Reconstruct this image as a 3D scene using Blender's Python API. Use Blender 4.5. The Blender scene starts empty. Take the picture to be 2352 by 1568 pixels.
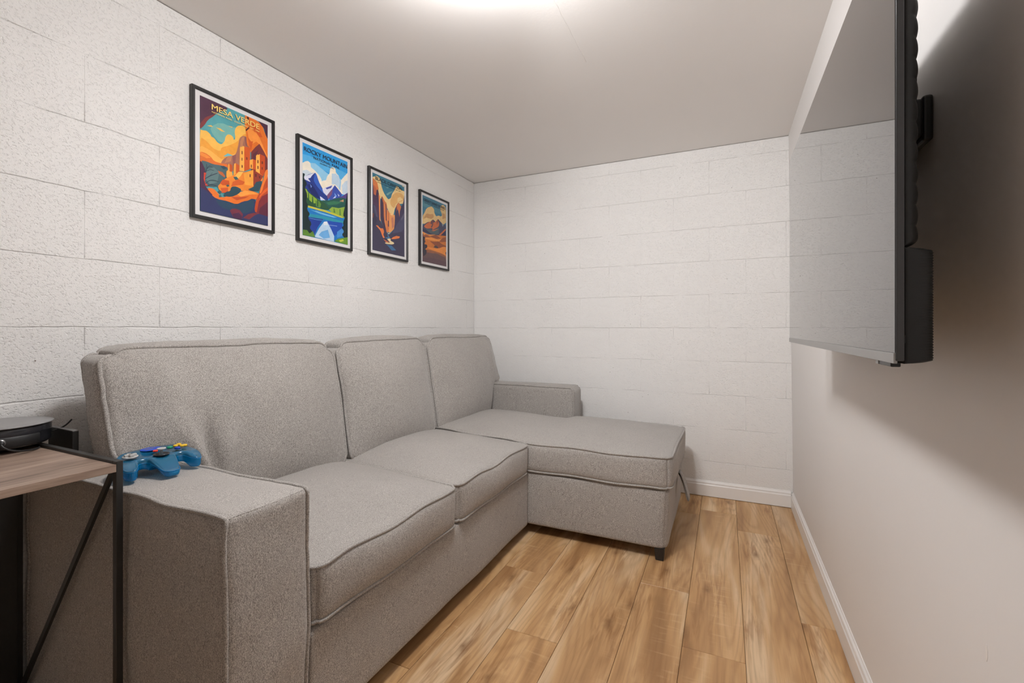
import bpy, bmesh, math, random
from mathutils import Vector, Matrix, noise, geometry

scene = bpy.context.scene
C = scene.collection
R = random.Random(7)

# ---------------------------------------------------------------- camera
cam_data = bpy.data.cameras.new('camera')
cam_data.sensor_width = 36.0
cam_data.lens = 36.0 * 1056.0 / 2352.0
cam_data.shift_y = -30.0 / 2352.0
cam_data.clip_start = 0.02
camera = bpy.data.objects.new('camera', cam_data)
camera.location = (0.0, 0.0, 1.022)
camera.rotation_euler = (math.radians(90), 0.0, math.radians(24.85))
C.objects.link(camera)
scene.camera = camera

# ---------------------------------------------------------------- world, light levels, exposure
world = bpy.data.worlds.new('world')
world.use_nodes = True
world.node_tree.nodes['Background'].inputs[0].default_value = (0.9, 0.92, 1.0, 1)
world.node_tree.nodes['Background'].inputs[1].default_value = 0.02
scene.world = world
LAMP_STRENGTH = 95.0
FILL_SPOT_POWER = 62.0
LAMP_COLOUR = (1.0, 0.995, 0.995, 1)
LAMP_AT = (-0.61, 1.03)
vs = scene.view_settings
vs.view_transform = 'Standard'
vs.look = 'None'
vs.gamma = 1.0
vs.use_curve_mapping = False
vs.exposure = 0.0

# ---------------------------------------------------------------- room numbers (metres)
XL, XR, YB, YF, ZC = -1.731, 0.341, 3.05, -1.35, 2.126


# ---------------------------------------------------------------- helpers
def lin(rgb):
    out = []
    for n in rgb:
        v = n / 255.0
        out.append(v / 12.92 if v <= 0.04045 else ((v + 0.055) / 1.055) ** 2.4)
    return tuple(out) + (1.0,)


def new_obj(name, verts, faces, mat=None, parent=None, smooth=False):
    me = bpy.data.meshes.new(name)
    me.from_pydata([tuple(v) for v in verts], [], faces)
    me.update()
    if mat:
        me.materials.append(mat)
    if smooth:
        for p in me.polygons:
            p.use_smooth = True
    o = bpy.data.objects.new(name, me)
    C.objects.link(o)
    if parent:
        o.parent = parent
    return o


def bm_obj(name, bm, mat=None, parent=None, smooth=False):
    me = bpy.data.meshes.new(name)
    bm.normal_update()
    bm.to_mesh(me)
    bm.free()
    if mat:
        me.materials.append(mat)
    if smooth:
        for p in me.polygons:
            p.use_smooth = True
    o = bpy.data.objects.new(name, me)
    C.objects.link(o)
    if parent:
        o.parent = parent
    return o


def empty(name, loc=(0, 0, 0)):
    o = bpy.data.objects.new(name, None)
    o.empty_display_size = 0.05
    o.location = loc
    C.objects.link(o)
    return o


def tag(o, label=None, cat=None, group=None, kind=None):
    if label:
        o['label'] = label
    if cat:
        o['category'] = cat
    if group:
        o['group'] = group
    if kind:
        o['kind'] = kind
    return o


def box_bm(lo, hi, bevel=0.0, seg=2, bm=None):
    own = bm is None
    b = bmesh.new()
    bmesh.ops.create_cube(b, size=1.0)
    lo, hi = Vector(lo), Vector(hi)
    for v in b.verts:
        v.co = Vector([(lo[i] + hi[i]) / 2 + v.co[i] * (hi[i] - lo[i]) for i in range(3)])
    if bevel > 0:
        bmesh.ops.bevel(b, geom=b.edges[:], offset=bevel, segments=seg, profile=0.5, affect='EDGES')
    if own:
        return b
    me = bpy.data.meshes.new('tmp')
    b.to_mesh(me)
    b.free()
    bm.from_mesh(me)
    bpy.data.meshes.remove(me)
    return bm


def box(name, lo, hi, mat, parent=None, bevel=0.0, seg=2, smooth=False):
    return bm_obj(name, box_bm(lo, hi, bevel, seg), mat, parent, smooth)


def tube_geo(pts, r, sides=8, closed=False, rfun=None):
    pts = [Vector(p) for p in pts]
    n = len(pts)
    verts, faces = [], []
    up = None
    for i in range(n):
        if closed:
            t = pts[(i + 1) % n] - pts[i - 1]
        else:
            t = pts[min(i + 1, n - 1)] - pts[max(i - 1, 0)]
        t.normalize()
        if up is None:
            up = Vector((0, 0, 1)) if abs(t.z) < 0.9 else Vector((1, 0, 0))
        a = t.cross(up)
        if a.length < 1e-5:
            a = t.cross(Vector((0, 1, 0)))
        a.normalize()
        b = a.cross(t).normalized()
        up = b
        rr = rfun(i / max(n - 1, 1)) if rfun else r
        for k in range(sides):
            an = 2 * math.pi * k / sides
            verts.append(pts[i] + a * (rr * math.cos(an)) + b * (rr * math.sin(an)))
    m = n if closed else n - 1
    for i in range(m):
        j = (i + 1) % n
        for k in range(sides):
            l = (k + 1) % sides
            faces.append((i * sides + k, i * sides + l, j * sides + l, j * sides + k))
    if not closed:
        faces.append(tuple(range(sides))[::-1])
        faces.append(tuple((n - 1) * sides + k for k in range(sides)))
    return verts, faces


def tube(name, pts, r, mat, parent=None, sides=8, closed=False, rfun=None):
    v, f = tube_geo(pts, r, sides, closed, rfun)
    return new_obj(name, v, f, mat, parent, True)


def tubes(name, lists, r, mat, parent=None, sides=6, closed=False):
    V, F = [], []
    for pts in lists:
        v, f = tube_geo(pts, r, sides, closed)
        o = len(V)
        V += v
        F += [tuple(i + o for i in q) for q in f]
    return new_obj(name, V, F, mat, parent, True)


def bez(p0, p1, p2, p3, n=16):
    out = []
    p0, p1, p2, p3 = map(Vector, (p0, p1, p2, p3))
    for i in range(n + 1):
        t = i / n
        s = 1 - t
        out.append(p0 * s ** 3 + p1 * 3 * s * s * t + p2 * 3 * s * t * t + p3 * t ** 3)
    return out


def lathe_geo(prof, seg=48, centre=(0, 0, 0)):
    """prof: list of (radius, z); poles where radius == 0."""
    V, F, rings = [], [], []
    cx, cy, cz = centre
    for r, z in prof:
        if r < 1e-6:
            rings.append([len(V)])
            V.append((cx, cy, cz + z))
        else:
            rings.append(list(range(len(V), len(V) + seg)))
            for k in range(seg):
                a = 2 * math.pi * k / seg
                V.append((cx + r * math.cos(a), cy + r * math.sin(a), cz + z))
    for a, b in zip(rings, rings[1:]):
        for k in range(seg):
            l = (k + 1) % seg
            if len(a) == 1 and len(b) == 1:
                continue
            if len(a) == 1:
                F.append((a[0], b[k], b[l]))
            elif len(b) == 1:
                F.append((a[k], b[0], a[l]))
            else:
                F.append((a[k], b[k], b[l], a[l]))
    return V, F


def smoothstep(a, b, x):
    t = min(1.0, max(0.0, (x - a) / (b - a)))
    return t * t * (3 - 2 * t)


# ---------------------------------------------------------------- materials
def mat_new(name):
    m = bpy.data.materials.new(name)
    m.use_nodes = True
    nt = m.node_tree
    return m, nt, nt.nodes['Principled BSDF'], nt.nodes['Material Output']


def mat_plain(name, col, rough=0.5, metal=0.0, spec=0.5, noise_amt=0.0, scale=60.0, bump=0.0):
    m, nt, p, out = mat_new(name)
    c = tuple(col) + (1.0,)
    p.inputs['Base Color'].default_value = c
    p.inputs['Roughness'].default_value = rough
    p.inputs['Metallic'].default_value = metal
    p.inputs['Specular IOR Level'].default_value = spec
    if noise_amt or bump:
        g = nt.nodes.new('ShaderNodeNewGeometry')
        n = nt.nodes.new('ShaderNodeTexNoise')
        n.inputs['Scale'].default_value = scale
        n.inputs['Detail'].default_value = 3
        nt.links.new(g.outputs['Position'], n.inputs['Vector'])
        if noise_amt:
            mx = nt.nodes.new('ShaderNodeMix')
            mx.data_type = 'RGBA'
            mx.inputs[6].default_value = tuple(x * (1 - noise_amt) for x in c[:3]) + (1,)
            mx.inputs[7].default_value = tuple(min(1, x * (1 + noise_amt)) for x in c[:3]) + (1,)
            nt.links.new(n.outputs['Fac'], mx.inputs[0])
            nt.links.new(mx.outputs[2], p.inputs['Base Color'])
        if bump:
            b = nt.nodes.new('ShaderNodeBump')
            b.inputs['Strength'].default_value = bump
            b.inputs['Distance'].default_value = 0.001
            nt.links.new(n.outputs['Fac'], b.inputs['Height'])
            nt.links.new(b.outputs[0], p.inputs['Normal'])
    return m


def node(nt, typ, **kw):
    n = nt.nodes.new(typ)
    for k, v in kw.items():
        setattr(n, k, v)
    return n


def ramp(nt, stops):
    r = nt.nodes.new('ShaderNodeValToRGB')
    el = r.color_ramp.elements
    while len(el) < len(stops):
        el.new(0.5)
    for e, (p, c) in zip(el, stops):
        e.position = p
        e.color = c
    return r


def mapping(nt, src, scale=(1, 1, 1), loc=(0, 0, 0)):
    mp = nt.nodes.new('ShaderNodeMapping')
    mp.inputs['Scale'].default_value = scale
    mp.inputs['Location'].default_value = loc
    nt.links.new(src, mp.inputs['Vector'])
    return mp.outputs[0]


def noise_tex(nt, vec, scale, detail=2.0, rough=0.5, dist=0.0):
    n = nt.nodes.new('ShaderNodeTexNoise')
    n.inputs['Scale'].default_value = scale
    n.inputs['Detail'].default_value = detail
    n.inputs['Roughness'].default_value = rough
    n.inputs['Distortion'].default_value = dist
    nt.links.new(vec, n.inputs['Vector'])
    return n.outputs['Fac']


def math_node(nt, op, a, b=None, clamp=False):
    n = nt.nodes.new('ShaderNodeMath')
    n.operation = op
    n.use_clamp = clamp
    for i, x in enumerate((a, b)):
        if x is None:
            continue
        if isinstance(x, (int, float)):
            n.inputs[i].default_value = x
        else:
            nt.links.new(x, n.inputs[i])
    return n.outputs[0]


def mixc(nt, fac, a, b, mode='MIX'):
    m = nt.nodes.new('ShaderNodeMix')
    m.data_type = 'RGBA'
    m.blend_type = mode
    for idx, x in ((0, fac), (6, a), (7, b)):
        if isinstance(x, (int, float)):
            m.inputs[idx].default_value = x
        elif isinstance(x, tuple):
            m.inputs[idx].default_value = x
        else:
            nt.links.new(x, m.inputs[idx])
    return m.outputs[2]


def painted_block_material(name, col):
    m, nt, p, out = mat_new(name)
    g = node(nt, 'ShaderNodeNewGeometry').outputs['Position']
    p.inputs['Roughness'].default_value = 0.62
    p.inputs['Specular IOR Level'].default_value = 0.3
    # broad tonal drift of the paint coat
    big = noise_tex(nt, g, 3.0, 3.0)
    base = mixc(nt, big, tuple(c * 0.965 for c in col) + (1,), tuple(min(1, c * 1.03) for c in col) + (1,))
    # rare unpainted pinholes
    vor = node(nt, 'ShaderNodeTexVoronoi')
    vor.inputs['Scale'].default_value = 26.0
    nt.links.new(g, vor.inputs['Vector'])
    spot = math_node(nt, 'LESS_THAN', vor.outputs['Distance'], 0.045)
    sel = noise_tex(nt, g, 7.0, 0.0)
    sel = math_node(nt, 'GREATER_THAN', sel, 0.66)
    hole = math_node(nt, 'MULTIPLY', spot, sel)
    base = mixc(nt, hole, base, (0.16, 0.11, 0.08, 1))
    nt.links.new(base, p.inputs['Base Color'])
    # rough block face under the paint: grains, dense pits and open pores
    gs = mapping(nt, g, (0.9, 0.9, 1.2))
    n1 = noise_tex(nt, gs, 260.0, 2.0, 0.6)
    n2 = noise_tex(nt, gs, 150.0, 2.0, 0.6)
    pit = math_node(nt, 'MULTIPLY', math_node(nt, 'SUBTRACT', n2, 0.53, True), -6.0)
    n3 = noise_tex(nt, g, 14.0, 2.0)
    h = math_node(nt, 'ADD', math_node(nt, 'MULTIPLY', n1, 0.5), pit)
    h = math_node(nt, 'ADD', h, math_node(nt, 'MULTIPLY', n3, 1.2))
    b = node(nt, 'ShaderNodeBump')
    b.inputs['Strength'].default_value = 0.5
    b.inputs['Distance'].default_value = 0.0035
    nt.links.new(h, b.inputs['Height'])
    nt.links.new(b.outputs[0], p.inputs['Normal'])
    return m


def drywall_material(name, col, scale=110.0, strength=0.12):
    m, nt, p, out = mat_new(name)
    g = node(nt, 'ShaderNodeNewGeometry').outputs['Position']
    p.inputs['Roughness'].default_value = 0.55
    p.inputs['Specular IOR Level'].default_value = 0.3
    big = noise_tex(nt, g, 1.7, 2.0)
    nt.links.new(mixc(nt, big, tuple(c * 0.975 for c in col) + (1,), tuple(min(1, c * 1.02) for c in col) + (1,)), p.inputs['Base Color'])
    n1 = noise_tex(nt, g, scale, 2.0)
    b = node(nt, 'ShaderNodeBump')
    b.inputs['Strength'].default_value = strength
    b.inputs['Distance'].default_value = 0.001
    nt.links.new(n1, b.inputs['Height'])
    nt.links.new(b.outputs[0], p.inputs['Normal'])
    return m


def fabric_material(name, dark, mid, light):
    m, nt, p, out = mat_new(name)
    tc = node(nt, 'ShaderNodeTexCoord').outputs['Object']
    p.inputs['Roughness'].default_value = 0.92
    p.inputs['Specular IOR Level'].default_value = 0.15
    p.inputs['Sheen Weight'].default_value = 0.25
    p.inputs['Sheen Roughness'].default_value = 0.5
    yarn = noise_tex(nt, mapping(nt, tc, (1, 1, 0.4)), 800.0, 1.0, 0.5)
    slub = noise_tex(nt, mapping(nt, tc, (1, 1, 0.12)), 380.0, 2.0, 0.6)
    broad = noise_tex(nt, tc, 5.0, 3.0)
    f = math_node(nt, 'ADD', math_node(nt, 'MULTIPLY', yarn, 0.82), math_node(nt, 'MULTIPLY', slub, 0.18))
    cr = ramp(nt, [(0.33, dark + (1,)), (0.5, mid + (1,)), (0.66, light + (1,))])
    nt.links.new(f, cr.inputs[0])
    tint = mixc(nt, broad, (0.92, 0.91, 0.90, 1), (1.06, 1.05, 1.04, 1))
    nt.links.new(mixc(nt, 1.0, cr.outputs[0], tint, 'MULTIPLY'), p.inputs['Base Color'])
    b = node(nt, 'ShaderNodeBump')
    b.inputs['Strength'].default_value = 0.35
    b.inputs['Distance'].default_value = 0.0012
    nt.links.new(f, b.inputs['Height'])
    nt.links.new(b.outputs[0], p.inputs['Normal'])
    return m


def plank_material(name):
    m, nt, p, out = mat_new(name)
    tc = node(nt, 'ShaderNodeTexCoord').outputs['Object']
    rnd = node(nt, 'ShaderNodeObjectInfo').outputs['Random']
    off = node(nt, 'ShaderNodeCombineXYZ')
    nt.links.new(math_node(nt, 'MULTIPLY', rnd, 37.0), off.inputs[0])
    nt.links.new(math_node(nt, 'MULTIPLY', rnd, 91.0), off.inputs[1])
    nt.links.new(math_node(nt, 'MULTIPLY', rnd, 13.0), off.inputs[2])
    add = node(nt, 'ShaderNodeVectorMath', operation='ADD')
    nt.links.new(tc, add.inputs[0])
    nt.links.new(off.outputs[0], add.inputs[1])
    v = add.outputs[0]
    p.inputs['Roughness'].default_value = 0.42
    p.inputs['Specular IOR Level'].default_value = 0.4
    # broad heartwood / sapwood bands along the board
    broad = noise_tex(nt, mapping(nt, v, (9.0, 1.1, 1)), 1.0, 3.0, 0.55, 0.5)
    cr = ramp(nt, [(0.30, (0.36, 0.195, 0.085, 1)), (0.43, (0.53, 0.31, 0.14, 1)), (0.53, (0.62, 0.39, 0.195, 1)), (0.66, (0.75, 0.55, 0.345, 1))])
    nt.links.new(broad, cr.inputs[0])
    col = cr.outputs[0]
    # cathedral grain: contour lines of a stretched field
    field = noise_tex(nt, mapping(nt, v, (5.0, 0.75, 1)), 1.0, 1.0, 0.4, 0.3)
    lines = math_node(nt, 'SINE', math_node(nt, 'MULTIPLY', field, 150.0))
    lines = math_node(nt, 'MULTIPLY', math_node(nt, 'ADD', lines, 1.0), 0.5)
    lines = math_node(nt, 'POWER', lines, 3.0)
    col = mixc(nt, math_node(nt, 'MULTIPLY', lines, 0.24), col, (0.24, 0.115, 0.042, 1))
    # fine pores
    fine = noise_tex(nt, mapping(nt, v, (220.0, 7.0, 1)), 1.0, 2.0, 0.6)
    col = mixc(nt, math_node(nt, 'MULTIPLY', math_node(nt, 'SUBTRACT', fine, 0.5, True), 0.9), col, (0.25, 0.125, 0.05, 1))
    # cross figure (light flecks across the board)
    fleck = noise_tex(nt, mapping(nt, v, (12.0, 75.0, 1)), 1.0, 1.0, 0.5)
    mask = noise_tex(nt, mapping(nt, v, (10.0, 1.6, 1), (3, 7, 0)), 1.0, 1.0)
    fl = math_node(nt, 'MULTIPLY', math_node(nt, 'SUBTRACT', fleck, 0.56, True), math_node(nt, 'SUBTRACT', mask, 0.48, True))
    col = mixc(nt, math_node(nt, 'MULTIPLY', fl, 10.0, True), col, (0.70, 0.48, 0.27, 1))
    # knots and the dark mineral streaks that trail from them
    vo = node(nt, 'ShaderNodeTexVoronoi')
    vo.voronoi_dimensions = '2D'
    vo.inputs['Scale'].default_value = 1.0
    wob = node(nt, 'ShaderNodeVectorMath', operation='ADD')
    nz = node(nt, 'ShaderNodeTexNoise')
    nz.inputs['Scale'].default_value = 26.0
    nz.inputs['Detail'].default_value = 3.0
    nt.links.new(v, nz.inputs['Vector'])
    sc = node(nt, 'ShaderNodeVectorMath', operation='SCALE')
    sc.inputs['Scale'].default_value = 0.10
    nt.links.new(nz.outputs['Color'], sc.inputs[0])
    nt.links.new(mapping(nt, v, (5.0, 1.75, 1)), wob.inputs[0])
    nt.links.new(sc.outputs[0], wob.inputs[1])
    nt.links.new(wob.outputs[0], vo.inputs['Vector'])
    kn = math_node(nt, 'SUBTRACT', 1.0, math_node(nt, 'DIVIDE', vo.outputs['Distance'], 0.12), True)
    kn = math_node(nt, 'POWER', kn, 1.5)
    streak = noise_tex(nt, mapping(nt, v, (55.0, 5.0, 1)), 1.0, 3.0, 0.6, 0.8)
    halo = math_node(nt, 'SUBTRACT', 1.0, math_node(nt, 'DIVIDE', vo.outputs['Distance'], 0.62), True)
    st = math_node(nt, 'MULTIPLY', math_node(nt, 'MULTIPLY', math_node(nt, 'SUBTRACT', streak, 0.46, True), 4.0), halo)
    col = mixc(nt, math_node(nt, 'MULTIPLY', st, 1.2, True), col, (0.30, 0.14, 0.05, 1))
    col = mixc(nt, math_node(nt, 'MULTIPLY', kn, 0.85, True), col, (0.20, 0.09, 0.032, 1))
    # each board a little warmer or greyer than the next
    tone = mixc(nt, rnd, (0.92, 0.91, 0.91, 1), (1.07, 1.06, 1.03, 1))
    col = mixc(nt, 1.0, col, tone, 'MULTIPLY')
    nt.links.new(col, p.inputs['Base Color'])
    b = node(nt, 'ShaderNodeBump')
    b.inputs['Strength'].default_value = 0.15
    b.inputs['Distance'].default_value = 0.0006
    nt.links.new(fine, b.inputs['Height'])
    nt.links.new(b.outputs[0], p.inputs['Normal'])
    return m


def desk_wood_material(name):
    m, nt, p, out = mat_new(name)
    g = node(nt, 'ShaderNodeNewGeometry').outputs['Position']
    p.inputs['Roughness'].default_value = 0.45
    a = noise_tex(nt, mapping(nt, g, (26.0, 2.6, 26.0)), 1.0, 4.0, 0.6, 0.6)
    f = noise_tex(nt, mapping(nt, g, (260.0, 9.0, 260.0)), 1.0, 2.0, 0.6)
    cr = ramp(nt, [(0.34, (0.10, 0.064, 0.045, 1)), (0.48, (0.27, 0.188, 0.143, 1)), (0.64, (0.41, 0.305, 0.24, 1))])
    nt.links.new(math_node(nt, 'ADD', math_node(nt, 'MULTIPLY', a, 0.7), math_node(nt, 'MULTIPLY', f, 0.3)), cr.inputs[0])
    nt.links.new(cr.outputs[0], p.inputs['Base Color'])
    return m


M = {}
M['block'] = painted_block_material('painted_block', (0.875, 0.86, 0.845))
M['drywall'] = drywall_material('painted_drywall', (0.84, 0.815, 0.80))
M['ceiling'] = drywall_material('ceiling_paint', (0.90, 0.87, 0.845), 90.0, 0.2)
M['trim'] = mat_plain('trim_paint', (0.87, 0.845, 0.825), 0.35, noise_amt=0.02, scale=12)
M['gap'] = mat_plain('floor_underlay', (0.16, 0.105, 0.06), 0.8)
M['plank'] = plank_material('plank_wood')
M['fabric'] = fabric_material('grey_tweed', (0.18, 0.166, 0.154), (0.36, 0.338, 0.318), (0.57, 0.54, 0.512))
M['piping'] = fabric_material('grey_piping', (0.18, 0.167, 0.155), (0.355, 0.334, 0.314), (0.56, 0.532, 0.505))
M['leg_black'] = mat_plain('black_plastic_leg', (0.018, 0.016, 0.015), 0.4, noise_amt=0.4, scale=120)
M['frame_black'] = mat_plain('frame_black', (0.014, 0.013, 0.013), 0.38, noise_amt=0.15, scale=90)
M['paper'] = mat_plain('poster_paper', (0.78, 0.76, 0.76), 0.5, noise_amt=0.01)
M['desk_metal'] = mat_plain('desk_black_metal', (0.020, 0.019, 0.018), 0.42, noise_amt=0.2, scale=200, bump=0.15)
M['desk_wood'] = desk_wood_material('desk_walnut')
M['tv_side'] = mat_plain('tv_side_metal', (0.060, 0.060, 0.062), 0.38, 0.4, noise_amt=0.05)
M['tv_back'] = mat_plain('tv_back_plastic', (0.009, 0.0088, 0.0086), 0.48, spec=0.35, noise_amt=0.1, scale=300)
M['tv_lip'] = mat_plain('tv_lip_metal', (0.36, 0.355, 0.35), 0.42, 0.55)
M['tv_dark'] = mat_plain('tv_dark_plastic', (0.010, 0.010, 0.010), 0.3)
M['tv_port'] = mat_plain('tv_port_black', (0.003, 0.003, 0.003), 0.6)
M['mount'] = mat_plain('mount_black_steel', (0.012, 0.012, 0.012), 0.45)
M['device'] = mat_plain('device_black_gloss', (0.022, 0.022, 0.026), 0.22, noise_amt=0.1)
M['device_top'] = mat_plain('device_grey_top', (0.26, 0.255, 0.255), 0.40, noise_amt=0.04)
M['device_mat'] = mat_plain('device_black_matt', (0.012, 0.012, 0.013), 0.5)
M['cable'] = mat_plain('cable_rubber', (0.020, 0.020, 0.021), 0.4)
M['silver'] = mat_plain('plug_silver', (0.45, 0.45, 0.46), 0.25, 0.8)
M['fixture'] = mat_plain('fixture_white', (0.8, 0.8, 0.79), 0.4)


def screen_material():
    m, nt, p, out = mat_new('tv_screen_glass')
    p.inputs['Base Color'].default_value = (0.018, 0.017, 0.017, 1)
    p.inputs['Roughness'].default_value = 0.015
    p.inputs['IOR'].default_value = 1.6
    p.inputs['Coat Weight'].default_value = 0.6
    p.inputs['Coat Roughness'].default_value = 0.015
    return m


def lamp_material(name, strength):
    m, nt, p, out = mat_new(name)
    nt.nodes.remove(p)
    e = node(nt, 'ShaderNodeEmission')
    e.inputs[0].default_value = LAMP_COLOUR
    e.inputs[1].default_value = strength
    nt.links.new(e.outputs[0], out.inputs['Surface'])
    return m


def print_material():
    m, nt, p, out = mat_new('poster_print')
    a = node(nt, 'ShaderNodeAttribute')
    a.attribute_name = 'ink'
    g = node(nt, 'ShaderNodeNewGeometry').outputs['Position']
    n = noise_tex(nt, g, 45.0, 3.0, 0.6)
    t = mixc(nt, n, (0.86, 0.86, 0.86, 1), (1.14, 1.14, 1.14, 1))
    nt.links.new(mixc(nt, 1.0, a.outputs['Color'], t, 'MULTIPLY'), p.inputs['Base Color'])
    p.inputs['Roughness'].default_value = 0.45
    p.inputs['Specular IOR Level'].default_value = 0.3
    return m


def translucent_material(name, col, tint, mix):
    m, nt, p, out = mat_new(name)
    p.inputs['Base Color'].default_value = col
    p.inputs['Roughness'].default_value = 0.16
    p.inputs['Coat Weight'].default_value = 0.8
    t = node(nt, 'ShaderNodeBsdfTransparent')
    t.inputs[0].default_value = tint
    mx = node(nt, 'ShaderNodeMixShader')
    mx.inputs[0].default_value = mix
    nt.links.new(p.outputs[0], mx.inputs[1])
    nt.links.new(t.outputs[0], mx.inputs[2])
    nt.links.new(mx.outputs[0], out.inputs['Surface'])
    return m


M['screen'] = screen_material()
M['lamp'] = lamp_material('lamp_diffuser', LAMP_STRENGTH)
M['print'] = print_material()
M['blue_shell'] = translucent_material('blue_translucent_shell', (0.002, 0.24, 0.55, 1), (0.10, 0.72, 0.98, 1), 0.48)
M['blue_top'] = translucent_material('blue_translucent_top', (0.016, 0.15, 0.28, 1), (0.14, 0.66, 0.95, 1), 0.27)
M['blue_seam'] = mat_plain('blue_seam', (0.0, 0.20, 0.50), 0.25)
M['circuit'] = mat_plain('circuit_board', (0.02, 0.07, 0.085), 0.6, noise_amt=0.5, scale=250)
M['btn_grey'] = mat_plain('button_grey', (0.50, 0.50, 0.49), 0.4)
M['btn_yellow'] = mat_plain('button_yellow', (0.85, 0.52, 0.02), 0.3)
M['btn_red'] = mat_plain('button_red', (0.75, 0.04, 0.02), 0.3)
M['btn_green'] = mat_plain('button_green', (0.0, 0.25, 0.13), 0.3)
M['btn_blue'] = mat_plain('button_blue', (0.006, 0.045, 0.40), 0.3)
M['sticker'] = mat_plain('sticker_blue', (0.008, 0.07, 0.55), 0.3)
M['gold'] = mat_plain('sticker_gold', (0.42, 0.34, 0.22), 0.4)
M['stick_bowl'] = mat_plain('stick_bowl', (0.035, 0.032, 0.034), 0.25)

# ---------------------------------------------------------------- room shell
room_floor = box('floor', (XL - 0.15, YF - 0.1, -0.10), (XR + 0.2, YB + 0.15, -0.004), M['gap'])
tag(room_floor, 'warm oak plank floor running lengthwise through the narrow room', kind='structure')
ceiling = box('ceiling', (XL - 0.15, YF - 0.1, ZC), (XR + 0.2, YB + 0.15, ZC + 0.1), M['ceiling'])
tag(ceiling, 'flat painted ceiling with a faint seam, over the whole room', kind='structure')
wall_left = box('wall_left', (XL - 0.12, YF - 0.1, -0.05), (XL - 0.0024, YB + 0.12, ZC - 0.002), M['block'])
tag(wall_left, 'white painted concrete block wall behind the sofa and posters', kind='structure')
wall_back = box('wall_back', (XL - 0.12, YB + 0.0024, -0.05), (XR + 0.14, YB + 0.12, ZC - 0.002), M['block'])
tag(wall_back, 'white painted concrete block wall at the far end', kind='structure')
xt, xb = 0.330, 0.354        # the drywall leans a little: top and bottom of its face
wr = [(xb, YF - 0.1, -0.05), (xb, YB + 0.0016, -0.05), (xt, YB + 0.0016, ZC), (xt, YF - 0.1, ZC),
      (0.46, YF - 0.1, -0.05), (0.46, YB + 0.0016, -0.05), (0.46, YB + 0.0016, ZC), (0.46, YF - 0.1, ZC)]
wall_right = new_obj('wall_right', wr, [(0, 3, 2, 1), (4, 5, 6, 7), (0, 1, 5, 4), (3, 7, 6, 2), (0, 4, 7, 3), (1, 2, 6, 5)], M['drywall'])
tag(wall_right, 'smooth off-white drywall wall that carries the television', kind='structure')
wall_front = box('wall_front', (XL - 0.12, YF - 0.1, -0.05), (XR + 0.14, YF, ZC), M['drywall'])
tag(wall_front, 'plain painted wall behind the camera', kind='structure')


def wall_x(z):
    return xb + (xt - xb) * (z + 0.05) / (ZC + 0.05)


for (cy_, cz_, a_, b_) in ((0.902, 0.548, 0.0045, 0.013), (1.43, 0.42, 0.003, 0.006), (1.05, 0.36, 0.004, 0.008), (0.93, 0.33, 0.0035, 0.005), (1.72, 0.40, 0.002, 0.003)):
    ring = [(wall_x(cz_ + b_ * math.sin(t) * 1.0) - 0.0004, cy_ + a_ * math.cos(t) * R.uniform(0.6, 1.1), cz_ + b_ * math.sin(t)) for t in [2 * math.pi * i / 9 for i in range(9)]]
    back_ = [(x + 0.002, y + (y - cy_) * 0.3, z + (z - cz_) * 0.3) for x, y, z in ring]
    new_obj('paint_chip', ring + back_, [tuple(range(9))[::-1]] + [(i, (i + 1) % 9, 9 + (i + 1) % 9, 9 + i) for i in range(9)], M['trim'], wall_right)

# faint taped seam across the ceiling board
seam_pts = [(-0.522 + R.uniform(-0.0015, 0.0015), 1.30 + 0.56 * i / 14, ZC - 0.0001) for i in range(15)]
tube('seam_ridge', seam_pts, 0.0009, M['ceiling'], ceiling, 6)

# concrete blocks, each with its own slightly broken edges
COURSE0, COURSE_H = 0.2115, 0.2035


def joint_wave(s, z, seed):
    return 0.0022 * noise.noise(Vector((s * 16.0, z * 7.0, seed))) + 0.0012 * noise.noise(Vector((s * 55.0, z * 7.0, seed + 4)))


def block_mesh(s0, s1, z0, z1, seed):
    """outline in wall coordinates -> (outer ring in the joint, inner ring on the face)."""
    ns, nz = max(3, int((s1 - s0) / 0.029)), 3
    ring = []
    for i in range(ns):
        s = s0 + (s1 - s0) * i / ns
        ring.append((s, z0 + joint_wave(s, z0, seed), 0, 1))
    for i in range(nz):
        z = z0 + (z1 - z0) * i / nz
        ring.append((s1, z if i else z + joint_wave(s1, z0, seed), -1, 0))
    for i in range(ns):
        s = s1 - (s1 - s0) * i / ns
        ring.append((s, z1 + joint_wave(s, z1, seed), 0, -1))
    for i in range(nz):
        z = z1 - (z1 - z0) * i / nz
        ring.append((s0, z if i else z + joint_wave(s0, z1, seed), 1, 0))
    outer, inner = [], []
    k = len(ring)
    proud = R.uniform(-0.0001, 0.0003)
    for i, (a, b, da, db) in enumerate(ring):
        pa, pb = ring[i - 1][2:]
        horizontal = db or pb
        # how far the paint has left this bit of joint open
        o_ = 0.42 + 1.1 * noise.noise(Vector((a * 9.0, b * 9.0, seed + 9)))
        o_ = max(0.0, min(1.0, o_)) * (1.0 if horizontal else 0.12)
        gap = 0.0010 * o_
        w = gap + 0.0010 + 0.0022 * o_ * R.uniform(0.3, 1.0)
        dx, dz = da, db
        if (pa, pb) != (da, db):
            dx, dz = da + pa, db + pb
        outer.append((a + dx * gap, b + dz * gap, -0.0004 - 0.0019 * o_))
        inner.append((a + dx * w, b + dz * w, proud))
    faces = [(i, (i + 1) % k, k + (i + 1) % k, k + i) for i in range(k)]
    faces.append(tuple(range(k, 2 * k)))
    return outer + inner, faces


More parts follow.
